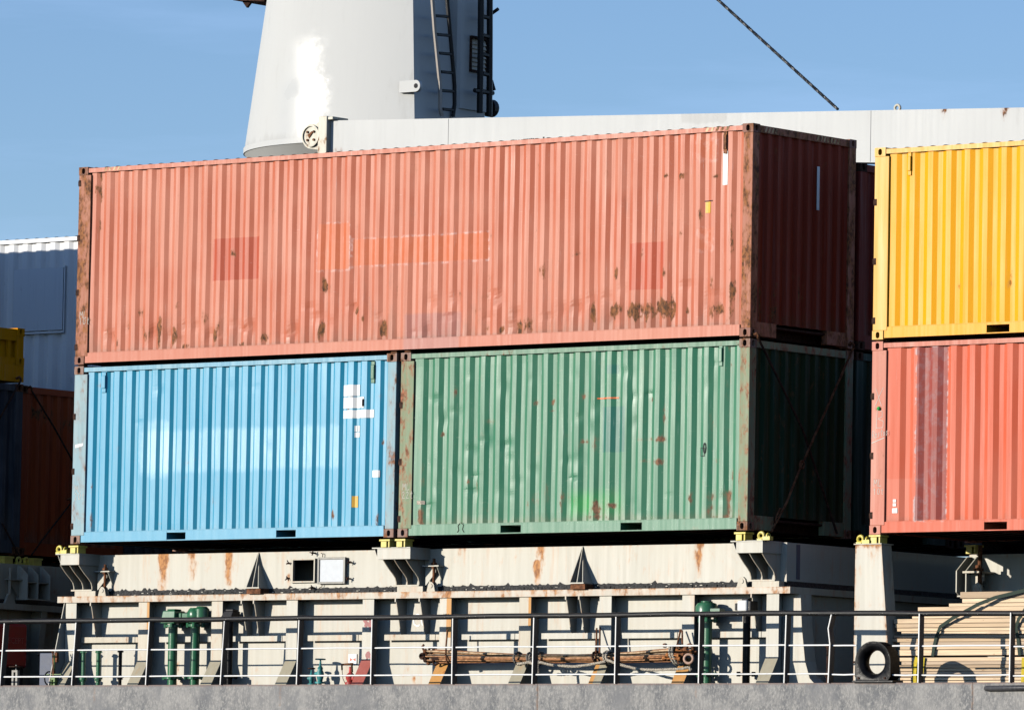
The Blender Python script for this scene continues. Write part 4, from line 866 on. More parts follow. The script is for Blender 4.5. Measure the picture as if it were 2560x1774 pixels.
for k, (xt, xb_) in enumerate(sts):
    bent = k == 13
    zs_ = [-2.0715, -1.9, -1.56, -1.35, -1.165]
    xs_ = [xb_ + (xt - xb_) * (z - zs_[0]) / (zs_[-1] - zs_[0]) for z in zs_]
    if bent: xs_[3] -= .04; xs_[2] += .0
    w_ = .010; dp_ = .1
    a = MB()
    for i in range(4):
        a.hexa([(xs_[i] - w_, YR - .05, zs_[i]), (xs_[i] + w_, YR - .05, zs_[i]), (xs_[i] + w_, YR + .05, zs_[i]), (xs_[i] - w_, YR + .05, zs_[i])],
               [(xs_[i + 1] - w_, YR - .05, zs_[i + 1]), (xs_[i + 1] + w_, YR - .05, zs_[i + 1]), (xs_[i + 1] + w_, YR + .05, zs_[i + 1]), (xs_[i + 1] - w_, YR + .05, zs_[i + 1])])
    s_ = a.build('stanchion', m_rail_grey, rail)
    f = MB()
    for i in range(4):
        f.hexa([(xs_[i] - w_ - .001, YR - .0515, zs_[i]), (xs_[i] + w_ * .3, YR - .0515, zs_[i]), (xs_[i] + w_ * .3, YR - .0503, zs_[i]), (xs_[i] - w_ - .001, YR - .0503, zs_[i])],
               [(xs_[i + 1] - w_ - .001, YR - .0515, zs_[i + 1]), (xs_[i + 1] + w_ * .3, YR - .0515, zs_[i + 1]), (xs_[i + 1] + w_ * .3, YR - .0503, zs_[i + 1]), (xs_[i + 1] - w_ - .001, YR - .0503, zs_[i + 1])])
    f.build('stanchion_lit_edge', m_rail_white, s_)  # white strip painted as the sunlit edge of the dark bar
FX0, FX1 = 14.221, 14.796
ends = [t_[1] for t_ in sts]
for zr in (-1.563, -1.945):
    for (a, b) in zip(ends, ends[1:]):
        sag = kn.uniform(-.006, .006)
        x0_, x1_ = a + .02, b - .006
        segs = [(x0_, x1_)]
        if x0_ < FX0 < x1_: segs = [(x0_, FX0)] + ([(FX1, x1_)] if True else [])
        for p, q_ in segs:
            dz_ = -max(0, p - 12.5) * .01
            MB().tube([(p, YR - .005, zr + dz_), ((p + q_) / 2, YR, zr + sag + dz_), (q_, YR - .005, zr + dz_)], .0115, 6).build('guard_rod', m_rail_white if kn.random() < .8 else m_white, rail)
# ---------------------------------------------------------------- pipes and valves on the deck walkway
def flange_ring(mb, x, y, z, r, h=.035, ears=True):
    mb.lathe((x, y, z), [(r, 0), (r, h)], 14)
    if ears:
        for k in range(4):
            a = .5 + k * math.pi / 2
            mb.lathe((x + r * 1.05 * math.cos(a), y + r * 1.05 * math.sin(a), z - .012), [(.028, 0), (.028, h + .03)], 8)
def vent_pipe(name, label, x, y, r, ztop, zbase, mat, group=None, cap=True):
    t = thing(name, label, 'vent pipe', (x, y, ZD - .02), group)
    MB().cyl((x, y, ZD - .02), r, ztop - ZD + .02, 16).build('pipe', mat, t, smooth=40)
    f = MB(); flange_ring(f, x, y, zbase, r + .045); f.build('base_flange', mat, t, smooth=40)
    return t
PY = .31
xa = 1.747; xb = 2.172
za = -1.197; zb0 = -1.946
t = vent_pipe('vent_pipe', 'left one of two green vent pipes side by side, with a broad flat head', xa, PY, .068, za, zb0 - .02, m_green_pipe, 'green vent pipes')
f = MB(); flange_ring(f, xa, PY, za - .02, .105); f.build('top_flange', m_green_pipe, t, smooth=40)
zt_ = -0.982
MB().hexa([(xa - .15, PY - .12, za + .03), (xa + .12, PY - .12, za + .03), (xa + .12, PY + .13, za + .03), (xa - .15, PY + .13, za + .03)], [(xa - .11, PY - .11, zt_), (xa + .12, PY - .11, zt_), (xa + .12, PY + .12, zt_), (xa - .11, PY + .12, zt_)]).box(xa - .06, xa + .09, PY - .08, PY + .08, zt_ + .0005, zt_ + .025).prism([(xa - .1505, za + .03), (xa - .205, za + .06), (xa - .125, zt_ - .02)], 'y', PY - .07, PY + .07).box(xa + .1205, xa + .19, PY - .05, PY + .1, za + .06, zt_ - .03).build('vent_head', m_green_pipe, t, bevel=.015)
zc_ = -1.192; zt2 = -0.942
t = vent_pipe('vent_pipe', 'right one of two green vent pipes side by side, with a taller rounded head', xb, PY, .068, zc_, zb0 - .02, m_green_pipe, 'green vent pipes')
f = MB(); flange_ring(f, xb, PY, zc_ - .02, .105); f.build('top_flange', m_green_pipe, t, smooth=40)
MB().lathe((xb + .0, PY, zc_ + .03), [(.09, 0), (.125, .05), (.125, zt2 - zc_ - .09), (.10, zt2 - zc_ - .05), (.085, zt2 - zc_ - .035), (.085, zt2 - zc_ - .03)], 16).box(xb - .185, xb - .08, PY - .09, PY + .05, zc_ + .07, zc_ + .17).lathe((xb + .1, PY + .02, zc_ + .06), [(.11, 0), (.11, .17), (.07, .21)], 14).build('vent_head', m_green_pipe, t, smooth=40)
xk = 2.826
t = vent_pipe('vent_pipe', 'black vent pipe with a boxy head, right of the two green ones', xk, PY, .045, -1.126, -1.953, m_blackgloss)
zk0, zk1 = (-1.102, -0.968)
MB().hexa([(xk - .12, PY - .1, zk0 - .02), (xk + .08, PY - .1, zk0 - .02), (xk + .1, PY + .1, zk0 - .02), (xk - .1, PY + .1, zk0 - .02)], [(xk - .08, PY - .05, zk1 - .03), (xk + .09, PY - .05, zk1 - .03), (xk + .1, PY + .1, zk1 - .03), (xk - .08, PY + .1, zk1 - .03)]).box(xk - .06, xk + .08, PY - .04, PY + .08, zk1 - .0295, zk1).build('vent_head', m_black, t, bevel=.006)
# single green vent and black/white vent on the right
xg = 11.331; zg0, zg1 = (-1.186, -0.937)
t = vent_pipe('vent_pipe', 'lone green vent pipe with a domed head, behind a stanchion near the right bracket', xg, PY, .062, zg0, -1.954, m_green_pipe)
f = MB(); flange_ring(f, xg, PY, zg0 - .03, .10); f.build('top_flange', m_green_pipe, t, smooth=40)
MB().lathe((xg - .02, PY, zg0 + .03), [(.10, 0), (.155, .06), (.155, zg1 - zg0 - .10), (.13, zg1 - zg0 - .06), (.08, zg1 - zg0 - .045), (.08, zg1 - zg0 - .03)], 18).box(xg + .06, xg + .26, PY - .09, PY + .03, zg0 + .05, zg0 + .145).build('vent_head', m_green_pipe, t, smooth=40)
xw = 11.986; zw0, zw1 = (-1.089, -0.931)
t = vent_pipe('vent_pipe', 'black vent pipe with a small white square head, near the right end of the coaming', xw, PY, .052, zw0, -1.948, m_blackgloss)
hd = MB().box(xw - .11, xw + .055, PY - .09, PY + .09, zw0, zw1).build('vent_head', m_rail_white, t, bevel=.03)
MB().box(xw - .165, xw - .125, PY - .06, PY + .06, zw0 + .02, zw1 - .04).build('head_flap', m_black, hd, bevel=.01)
MB().box(xw + .0555, xw + .11, PY - .07, PY + .1, zw0 + .01, zw1 - .01).box(xw - .06, xw + .05, PY - .05, PY + .07, zw1, zw1 + .025).build('head_lid', m_black, hd, bevel=.01)
# thin sounding pipes
def thin_pipe(label, x, y, r, ztop, zb, mat):
    t = thing('sounding_pipe', label, 'pipe', (x, y, ZD - .02), 'sounding pipes')
    MB().cyl((x, y, ZD - .02), r, ztop - ZD + .02, 10).build('pipe', mat, t, smooth=40)
    MB().lathe((x, y, zb - .03), [(r + .03, 0), (r + .03, .03)], 12).lathe((x, y, zb - .055), [(r + .015, 0), (r + .015, .024)], 8).build('flange', mat, t, smooth=40)
    MB().lathe((x, y, ztop - .03), [(r + .014, 0), (r + .014, .03), (r + .004, .04)], 12).box(x - r - .03, x + r + .03, y - .008, y + .008, ztop - .024, ztop - .010).build('cap', mat, t)
thin_pipe('left one of two thin green sounding pipes, in the shade of the first stay', 0.041, .30, .030, -1.551, -1.94, m_green_pipe)
thin_pipe('right one of two thin green sounding pipes, in full sun', 0.334, .30, .034, -1.553, -1.934, m_green_pipe)
thin_pipe('thin black sounding pipe left of the first sloping stay foot', 0.755, .30, .026, -1.547, -1.916, m_blackgloss)
thin_pipe('thin dark sounding pipe in the shade just left of the bent stanchion', 13.418, .2, .022, -1.561, -1.93, m_rust_dark)
def valve(label, x, y, zt, mat, s=1.0, stem=m_rust):
    t = thing('valve', label, 'valve', (x, y, ZD - .02), 'small deck valves')
    b = zt - .30 * s
    MB().cyl((x, y, ZD - .02), .021 * s, b - ZD + .03, 8).build('riser', stem, t, smooth=40)
    MB().lathe((x, y, b - .02), [(.065 * s, 0), (.065 * s, .025), (.03 * s, .03), (.045 * s, .09 * s), (.048 * s, .13 * s), (.03 * s, .17 * s), (.036 * s, .19 * s), (.016 * s, .22 * s), (.01 * s, .29 * s)], 12).lathe((x - .075 * s, y, b + .10 * s), [(.028 * s, 0), (.028 * s, .05 * s)], 8, 'x').build('valve_body', mat, t, smooth=45)
    MB().torus((x, y, zt - .02), .06 * s, .010, 'z', 14, 6).box(x - .06 * s, x + .06 * s, y - .007, y + .007, zt - .026, zt - .014).build('hand_wheel', m_rust_dark if s < .9 else mat, t, smooth=40)
valve('taller turquoise valve with a hand wheel, in the sun', 4.529, .30, -1.672, m_teal, 1.15)
valve('small turquoise valve in the shade of a stay', 4.368, .30, -1.803, m_teal, .8)
# red fire hydrant valve with its lever, and the sign above
xh = 5.085; zh = -1.765
t = thing('fire_hydrant', 'red hydrant valve with a rusty lever, in front of the bow-tie sign', 'hydrant', (xh, .30, ZD - .02))
MB().cyl((xh, .30, ZD - .02), .03, .10, 10).lathe((xh, .30, ZD + .10), [(.05, -.06), (.075, -.05), (.075, -.02), (.045, -.01), (.065, .03), (.07, .07), (.045, .10), (.025, .12), (.025, .2)], 12).lathe((xh + .02, .30, ZD + .14), [(.04, 0), (.045, .07)], 10, 'x').build('hydrant_body', m_redvalve, t, smooth=45)
(la, lz), (lb, lz2), (lc, lz3) = (4.94, -1.771), (5.113, -1.759), (4.946, -1.848)
MB().tube([(lb + .01, .29, lz2 - .12), (lb + .0, .29, lz2 + .0)], .016, 6).tube([(lb + .03, .28, lz2), (la, .28, lz)], .014, 6).tube([(la, .28, lz), (lc, .28, lz3)], .013, 6).tube([(lc, .28, lz3), (lc + .02, .28, lz3 - .12), (lc + .08, .28, lz3 - .22)], .005, 5).build('lever', m_rust, t)
s0, s1 = (4.873, -1.76, 5.023, -1.613)[:2], (5.023, -1.613)
sg = thing('hydrant_sign', 'white sign with a red bow-tie symbol on the coaming wall', 'sign', (s0[0], .50, s0[1]))
MB().box(s0[0], s1[0], .505, .5165, s0[1], s1[1]).build('sign_plate', m_white, sg)
bt = [(4.902, -1.667), (4.952, -1.691), (4.903, -1.716), (5.005, -1.668), (5.007, -1.717)]
MB().prism([bt[0], bt[1], bt[2]], 'y', .5025, .5046).prism([bt[3], bt[4], (bt[1][0] + .002, bt[1][1])], 'y', .5025, .5046).build('bow_tie', plain('sign_red', (.6, .10, .05)), sg)
# left edge: olive valve column, grey valve column with wheel
x0 = -0.308; z_ = -1.558
t = thing('valve_column', 'olive green valve column at the left end of the coaming', 'valve', (x0, .05, ZD - .02))
MB().box(x0 - .045, x0 - .02, .02, .08, ZD - .02, z_ - .42).box(x0 + .02, x0 + .045, .02, .08, ZD - .02, z_ - .42).box(x0 - .045, x0 + .045, .02, .08, z_ - .4195, z_ - .38).cyl((x0, .05, ZD - .02), .014, .5, 8).build('column', m_olive, t)
MB().tube([(x0, .05, z_ - .4), (x0 - .01, .05, z_ - .2), (x0 - .02, .05, z_ - .05)], .02, 7).tube([(x0 - .05, .05, z_ + .02), (x0 - .02, .04, z_ - .06), (x0 + .0, .05, z_ + .03)], .012, 5).box(x0 + .0, x0 + .05, .05, .09, z_ - .16, z_ - .02).build('spindle', m_rust, t)
MB().box(x0 - .15, x0 + .15, .035, .065, z_ - .35, z_ - .335).build('cross_bar', m_olive, t)
MB().torus((x0 - .10, .06, z_ - .40), .10, .011, 'x', 16, 6).build('hand_wheel', m_black, t)
x0 = -1.015; z_ = -1.788
t = thing('valve_column', 'grey valve column with a dark hand wheel at the left edge, in front of the red box', 'valve', (x0, 0, ZD - .02))
MB().box(x0 - .06, x0 - .025, -.02, .03, ZD - .02, z_ - .08).box(x0 + .015, x0 + .05, -.02, .03, ZD - .02, z_ - .08).box(x0 - .06, x0 + .05, -.02, .03, z_ - .0795, z_ - .05).cyl((x0, .01, ZD), .012, z_ - ZD + .03, 7).build('column', m_frame, t)
MB().torus((x0, .01, z_), .10, .011, 'z', 16, 6).tube([(x0 - .1, .01, z_), (x0 + .1, .01, z_)], .008, 5).tube([(x0, -.09, z_), (x0, .11, z_)], .008, 5).build('hand_wheel', m_rust_dark, t)

# ---------------------------------------------------------------- bundle of lashing bars on the stay feet
LY = .15
top_l = [(6.695, 0.15, -1.582), (7.348, 0.15, -1.613), (8.143, 0.15, -1.651), (8.929, 0.15, -1.661), (9.218, 0.15, -1.664), (9.731, 0.15, -1.654), (10.183, 0.15, -1.632), (10.8, 0.15, -1.591), (11.078, 0.15, -1.57)]
bot_l = [(6.699, 0.15, -1.753), (7.351, 0.15, -1.751), (8.145, 0.15, -1.75), (8.931, 0.15, -1.758), (9.22, 0.15, -1.75), (9.733, 0.15, -1.761), (10.185, 0.15, -1.759), (10.803, 0.15, -1.752), (11.081, 0.15, -1.722)]
bk = random.Random(11); NB = 13
labels = 'rusty lashing bar in the roped bundle resting on the stay feet'
for k in range(NB):
    f_ = k / (NB - 1); y_ = LY + bk.uniform(-.07, .08); sh = bk.uniform(-.12, .12)
    pts = []
    for i, (a, b) in enumerate(zip(top_l, bot_l)):
        z = a[2] + (b[2] - a[2]) * f_
        pts.append((a[0] + (sh if i in (0,) else 0), y_ + .01 * math.sin(i * 1.3 + k), z + bk.uniform(-.003, .003)))
    t = thing('lashing_bar', labels, 'lashing bar', pts[0], 'roped bundle of lashing bars')
    mat = (m_rust, m_rope, m_rust, m_cream_rusty)[k % 4] if k else m_rust
    mat = plain('lashing_bar_steel', ((.34, .15, .065), (.52, .36, .22), (.42, .22, .11), (.55, .43, .30))[k % 4], .75, .3, .4, 0, 20, .3)
    MB().tube(pts, .0145, 7).build('bar', mat, t, smooth=60)
    x, y, z = pts[0]
    e = MB()
    if k % 3 == 0: e.torus((x - .05, y, z), .035, .016, 'y', 10, 6).sph((x - .0, y, z), .026, 8)
    elif k % 3 == 1: e.sph((x - .03, y, z), .035, 8).tube([(x, y, z), (x - .06, y, z + .01), (x - .08, y - .01, z + .06), (x - .05, y - .01, z + .09)], .017, 6)
    else: e.box(x - .06, x + .02, y - .022, y + .022, z - .024, z + .024).sph((x - .07, y, z - .02), .032, 8)
    e.build('bar_head', m_rust if k % 2 else m_rust_dark, t, smooth=40)
# turnbuckles and shackles gathered at the right-hand end
hx, hz = (11.046, -1.652)
tk = random.Random(4)
for k in range(9):
    x = hx + tk.uniform(-.16, .14); y = .10 + tk.uniform(-.08, .06); z = hz + tk.uniform(-.13, .12)
    t = MB()
    L_ = tk.uniform(.16, .26)
    t.tube([(x - L_ / 2, y - .018, z + .01), (x + L_ / 2, y - .018, z)], .012, 6).tube([(x - L_ / 2, y + .018, z + .01), (x + L_ / 2, y + .018, z)], .012, 6).lathe((x - L_ / 2 - .02, y, z + .01), [(.03, 0), (.03, .04)], 8, 'x').lathe((x + L_ / 2 - .02, y, z), [(.03, 0), (.03, .04)], 8, 'x')
    o = t.build('turnbuckle', m_rust if k % 3 else plain('bright_rust', (.36, .14, .045), .8, .2, .5, 0, 20, .5), loc=(x, y, z), smooth=50)
    props(o, 'rusty turnbuckle in the heap at the right end of the lashing bars', 'turnbuckle', 'turnbuckles at the end of the lashing bars')
sx_, sz_ = (11.224, -1.539)
o = MB().torus((sx_, .05, sz_ - .06), .062, .022, 'y', 14, 8).build('shackle', m_rust, loc=(sx_, .05, sz_), smooth=60); props(o, 'large rusty ring on top of the turnbuckle heap', 'shackle')
sx_, sz_ = (11.226, -1.727)
o = MB().torus((sx_, .03, sz_), .062, .02, 'y', 14, 8, 1.2).build('shackle', plain('worn_shackle', (.42, .27, .2), .6, .4, .3), loc=(sx_, .03, sz_), smooth=60); props(o, 'pale worn ring low on the turnbuckle heap', 'shackle')
# hangers of rusty round bar
for lab, pts in (('long rusty hanger bar at the left end of the bar bundle', [(6.966, 0.12, -1.298), (6.963, 0.1, -1.523), (6.992, 0.06, -1.677), (7.017, 0.06, -1.749), (7.01, 0.12, -1.769)]),
                 ('thin rusty hanger bar, left of a pair above the middle of the bundle', [(9.598, 0.1, -1.296), (9.612, 0.08, -1.501), (9.63, 0.05, -1.647), (9.625, 0.06, -1.764)]),
                 ('rusty hanger bar, right of a pair above the middle of the bundle', [(9.525, 0.27, -1.28), (9.579, 0.2, -1.496), (9.64, 0.12, -1.644)]),
                 ('slanting rusty hanger bar at the turnbuckle heap', [(10.995, 0.15, -1.323), (11.002, 0.06, -1.546), (11.021, 0.02, -1.691), (11.053, 0.04, -1.789)]),
                 ('upright rusty hanger bar behind the turnbuckle heap', [(10.946, 0.25, -1.332), (11.005, 0.18, -1.524)])):
    props(MB().tube(pts, .0125, 7).build('hanger_bar', m_rust, loc=pts[0], smooth=60), lab, 'hanger')
def twist(path, r, n=3, pitch=.09):
    """laid rope: n strands wound round the path"""
    P = [Vector(p) for p in path]; out = MB()
    dense = []; d = 0
    for a, b in zip(P, P[1:]):
        m = max(1, int((b - a).length / (pitch / 5)))
        for i in range(m): dense.append(a.lerp(b, i / m))
    dense.append(P[-1]); s = 0; frames = []
    for i, p in enumerate(dense):
        t = (dense[min(i + 1, len(dense) - 1)] - dense[max(i - 1, 0)]).normalized()
        u = t.cross(Vector((.13, 1, .21))).normalized(); v = t.cross(u)
        if i: s += (p - dense[i - 1]).length
        frames.append((p, u, v, s))
    for k in range(n):
        out.tube([p + (u * math.cos(2 * math.pi * (s / pitch + k / n)) + v * math.sin(2 * math.pi * (s / pitch + k / n))) * r * .5 for p, u, v, s in frames], r * .58, 5)
    return out
def smooth_path(pts, m=6):
    P = [Vector(p) for p in pts]; out = []
    for i in range(len(P) - 1):
        a, b, c, d = P[max(i - 1, 0)], P[i], P[i + 1], P[min(i + 2, len(P) - 1)]
        for j in range(m):
            t = j / m
            out.append(.5 * ((2 * b) + (c - a) * t + (2 * a - 5 * b + 4 * c - d) * t * t + (3 * b - a - 3 * c + d) * t ** 3))
    return out + [P[-1]]
def wrap(p_top, p_bot, lab, mat=m_ropedark, turns=1, r=.02):
    (x, _, zt), (x2, _, zb) = p_top, p_bot
    cz_, rz_ = (zt + zb) / 2, (zt - zb) / 2 + .005; path = []
    for i in range(turns * 14 + 1):
        a = 2 * math.pi * i / 14
        path.append((x + (x2 - x) * (.5 - .5 * math.sin(a)) + .045 * i / 14, LY - .02 + .12 * math.cos(a), cz_ + rz_ * math.sin(a)))
    props(twist(path, r).build('rope_lashing', mat, loc=path[0]), lab, 'rope')
wrap((8.209, 0.1, -1.628), (8.207, 0.1, -1.788), 'single grey rope turn, leftmost on the bar bundle')
wrap((8.423, 0.1, -1.634), (8.467, 0.1, -1.807), 'double grey rope turn round the bundle, just left of a stanchion', turns=2)
wrap((8.597, 0.1, -1.63), (8.623, 0.1, -1.772), 'grey rope turn with a hanging tail, just right of a stanchion')
wrap((9.569, 0.1, -1.626), (9.595, 0.1, -1.771), 'brown rope turn round the middle of the bundle', m_rust_dark)
wrap((9.756, 0.1, -1.623), (9.777, 0.1, -1.781), 'pale rope turn where the slack rope starts', m_rope, turns=2)
wrap((10.858, 0.1, -1.557), (10.942, 0.1, -1.804), 'double pale rope turn beside the turnbuckle heap', m_rope, turns=2)
for lab, pts, mat in (('pale slack rope hanging below the left half of the bar bundle', [(8.308, 0.0, -1.783), (8.413, -0.02, -1.78), (8.51, 0.0, -1.766), (8.615, -0.02, -1.785), (8.711, 0.0, -1.767), (8.88, 0.0, -1.799), (9.051, 0.0, -1.811), (9.279, 0.0, -1.825), (9.507, 0.0, -1.806), (9.733, 0.0, -1.775), (9.82, 0.02, -1.757)], m_rope),
                      ('pale slack rope drooping from the bundle to the right stay foot', [(9.846, 0.0, -1.731), (9.975, -0.02, -1.768), (10.111, -0.02, -1.805), (10.243, 0.0, -1.836), (10.413, 0.0, -1.864), (10.637, 0.0, -1.876), (10.917, 0.0, -1.87), (11.124, 0.02, -1.86), (11.213, 0.05, -1.847), (11.253, 0.05, -1.883)], m_rope),
                      ('short grey rope tail hanging beside a stanchion', [(8.683, 0.0, -1.74), (8.668, 0.0, -1.811), (8.674, 0.0, -1.864), (8.681, 0.0, -1.917)], m_ropedark)):
    props(twist(smooth_path(pts), .021).build('slack_rope', mat, loc=pts[0]), lab, 'rope')

# ---------------------------------------------------------------- lashing rods on the container ends
def rod(lab, pts, x, r=.017, mat=m_rust_dark, hook=True, screw=None):
    t = thing('lashing_rod', lab, 'lashing rod', (x, *pts[0]))
    MB().tube([(x, y, z) for y, z in pts], r, 7).build('rod', mat, t, smooth=60)
    if hook: MB().tube([(x, pts[0][0], pts[0][1]), (x + .02, pts[0][0] - .02, pts[0][1] + .03), (x - .0, pts[0][0] - .03, pts[0][1] + .06), (x - .06, pts[0][0] - .03, pts[0][1] + .04)], r * 1.3, 6).build('hook', m_rust, t, smooth=60)
    if screw:
        (y0, z0), (y1, z1) = screw; dy, dz = y1 - y0, z1 - z0; l = math.hypot(dy, dz); ny, nz2 = -dz / l * .03, dy / l * .03
        MB().tube([(x, y0 + ny, z0 + nz2), (x, y1 + ny, z1 + nz2)], .011, 6).tube([(x, y0 - ny, z0 - nz2), (x, y1 - ny, z1 - nz2)], .011, 6).torus((x, y0, z0), .03, .014, 'x', 10, 6).torus((x, y1, z1), .03, .014, 'x', 10, 6).build('turnbuckle', m_rust, t, smooth=60)
    return t
xe = 12.26
rod('rusty lashing rod from the top front corner of the green container down to the right', [(0.093, 2.6), (0.713, 1.918), (1.152, 1.43), (2.0, 0.05)], xe)
rod('rusty lashing rod crossing the dark end of the green container down to the yellow eye', [(2.29, 2.624), (1.149, 0.998)], xe + .03, mat=m_rust)
rod('turnbuckle rod joining the crossing lashing rod to the yellow eye', [(1.117, 0.967), (0.77, 0.413), (0.422, -0.005)], xe + .03, mat=m_rust, hook=False, screw=((0.626, 0.291), (0.548, 0.172)))
ye, ze = (1.111, 0.944)
props(MB().torus((xe + .03, ye, ze), .05, .016, 'x', 12, 6).build('rod_ring', m_rust, loc=(xe + .03, ye, ze), smooth=60), 'rusty ring halfway down the crossing lashing rod', 'ring')
rod('thin lashing rod slanting down across the brown container', [(2.711, 2.518), (3.258, 1.973), (3.686, 1.498)], -3.28, .014)
rod('thin lashing rod near the bottom of the brown container, rising to the right', [(3.683, 0.868), (3.029, 0.254), (2.798, 0.018)], -3.28, .014)
rod('lashing rod at the left edge below the yellow flat rack', [(2.292, 2.63), (1.858, 2.058), (1.579, 1.674)], -3.13, .016)
rod('lashing rod in deep shade near the bottom of the navy container', [(1.952, 0.453), (2.347, -0.006)], -3.13, .014, hook=False)

# ---------------------------------------------------------------- left bay: end of the next hatch, seen in shade
lh = thing('hatch_cover', 'shaded end of the next hatch at the left edge, with yellow sockets', 'hatch cover', (-12, .43, ZD))
MB().box(-12, -3.10, .43, 9.8, HB, HT).build('cover', m_cream_rusty, lh)  # browner rusty cream on this hatch deepens its shade by colour
MB().box(-12, -3.0, .35, 9.8, ZB, ZT).build('flange', m_cream_rusty, lh)
MB().box(-12, -3.3, .55, 9.7, ZD, ZB - .001).build('coaming', m_cream_rusty, lh)
MB().box(-12, -3.09, .42, 9.8, ZT + .001, HB - .001).build('gasket', m_tar, lh)
for ya in (1.1, 2.85, 4.1):
    MB().prism([(-3.3, ZB - .0015), (-3.05, ZB - .0015), (-3.12, -1.5), (-3.05, -1.8), (-2.8, ZD), (-3.3, ZD)], 'y', ya, ya + .012).prism([(-3.049, ZB - .0015), (-3.12, -1.5), (-3.108, -1.5), (-3.037, ZB - .0015)], 'y', ya - .06, ya + .07).build('stay', m_cream_rusty, lh)
ya, yb_ = 2.406, 2.814
for y in (ya - .12, ya + .12, yb_ - .02):
    MB().prism([(-3.099, HT - .02), (-3.05, HT - .02), (-2.88, HT - .16), (-2.88, HB + .02), (-3.099, HB + .02)], 'y', y - .006, y + .006).build('bracket_web', m_cream_rusty, lh)
MB().box(-3.098, -2.85, ya - .14, yb_, HB + .0, HB + .0195).box(-3.098, -2.9, ya - .118, yb_ - .03, -.43, -.415).build('bracket_plate', m_cream_rusty, lh)
MB().box(-3.098, -2.98, ya - .4, ya - .1265, -.40, -.385).prism([(ya - .38, -.4005), (ya - .1265, -.4005), (ya - .1265, -.66)], 'x', -3.06, -3.05).cyl((-3.03, ya - .36, -.62), .022, .4, 7).build('cleat', m_cream_rusty, lh)
MB().prism([(ya - .45, ZT), (ya - .22, ZT), (ya - .28, ZT + .15), (ya - .38, ZT + .15)], 'x', -3.07, -3.03).build('cleat_lug', m_cream_rusty, lh)
for (y, z) in ((2.1, HT), (2.75, HT)):
    MB().box(-3.30, -3.11, y - .09, y + .09, z + .0005, z + .085).box(-3.33, -3.10, y - .11, y + .11, z + .0855, z + .112).build('twistlock_socket', m_yellow, lh)
for y in (2.33, 2.5): MB().torus((-3.12, y, HT + .06), .045, .02, 'x', 12, 6).box(-3.16, -3.1, y - .06, y + .06, HT + .0005, HT + .03).build('lashing_eye', m_yellow, lh, smooth=50)
bx = thing('red_box', 'red locker with faint lettering at the left edge, in shade behind the railing', 'locker', (-4.0, 2.2, ZD))
a, b = (-2.778, -1.726), (-2.799, -1.065)
MB().box(-2.75 - .9, a[0], 2.2 - .75, 2.2, a[1], b[1]).build('locker_body', m_redbox, bx, bevel=.04)
MB().box(-3.6, a[0] - .04, 1.5, 2.15, ZD, a[1] - .001).build('locker_stand', m_dark, bx)
text('box_lettering', 'RECEPT', .13, (a[0] + .002, 1.674, -1.364), plain('faded_red_lettering', (.6, .12, .1)), bx, rot=(R(90), 0, R(90)))
p0, p1 = (-1.45, -2.019), (-1.235, -1.546)
o = MB().box(p0[0], p1[0] + .25, 1.0, 1.6, ZD, p1[1]).build('deck_locker', m_bluegrey, loc=(p0[0], 1.0, ZD), bevel=.01); props(o, 'blue-grey deck box in the gap left of the coaming', 'locker')

# ---------------------------------------------------------------- right bay: post, fairlead, timber, hatch behind
p = [(13.536, 0.63, -0.188), (13.959, 0.63, -0.194), (14.135, 0.63, -2.07), (13.529, 0.63, -2.069)]
zt_ = p[0][2]
post = thing('support_post', 'cream tapered post carrying the corner of the coral container', 'post', (p[3][0], .63, ZD))
grid('post_face', lin(0, 1, 12), lin(ZD, zt_, 30), lambda i, u, z: (((p[3][0] + (p[0][0] - p[3][0]) * (z - ZD) / (zt_ - ZD)) * (1 - u) + (p[2][0] + (p[1][0] - p[2][0]) * (z - ZD) / (zt_ - ZD)) * u) - p[3][0], 0, z - ZD), m_cream, post,
     rust=lambda u, z: max(.85 * math.exp(-(zt_ - z) / .035), .5 * math.exp(-u / .04), .52 * math.exp(-(1 - u) / .06), .3 * math.exp(-(zt_ - z) / .3)), dirt=lambda u, z: .6 * math.exp(-u / .06) + .5 * math.exp(-(1 - u) / .1))
MB().hexa([(p[3][0], .6305, ZD), (p[2][0], .6305, ZD), (p[2][0] - .03, .90, ZD), (p[3][0] + .02, .90, ZD)], [(p[0][0], .6305, zt_), (p[1][0], .6305, zt_), (p[1][0] - .01, .88, zt_), (p[0][0], .88, zt_)]).build('post_body', m_cream_rusty, post)
MB().box(p[0][0] - .015, p[1][0] + .015, .61, .90, zt_ + .0005, zt_ + .014).build('top_plate', m_cream_rusty, post)
socket(13.814, post, .76, zt_ + .0145, .117); lug(13.576, post, .69, zt_ + .0145)
# fairlead (roller-less chock)
fcx, fcz = (14.52, -1.797)
fl = thing('fairlead', 'black round-holed fairlead on the deck edge in front of the cream post', 'fairlead', (fcx, -.19, -2.07))
n = 32; y0_, y1_ = -.34, -.13; rh = .20; ro = .285; zb_ = -2.04
def outline(k):
    a = 2 * math.pi * k / n; c, s = math.cos(a), math.sin(a)
    if s >= 0: return (fcx + ro * c, fcz + ro * .96 * s)
    sc = min(ro / abs(c) if abs(c) > 1e-6 else 9, (fcz - zb_) / abs(s))
    return (fcx + sc * c, fcz + sc * s)
fb = MB(); pts = []
prof = [(rh + .02, y0_), (rh + .005, y0_ + .008), (.182, y0_ + .025), (.160, y0_ + .06), (.152, (y0_ + y1_) / 2), (.160, y1_ - .06), (.182, y1_ - .025), (rh + .005, y1_ - .008), (rh + .02, y1_)]
for r_, y in prof: pts += [(fcx + r_ * math.cos(2 * math.pi * k / n), y, fcz + r_ * math.sin(2 * math.pi * k / n)) for k in range(n)]
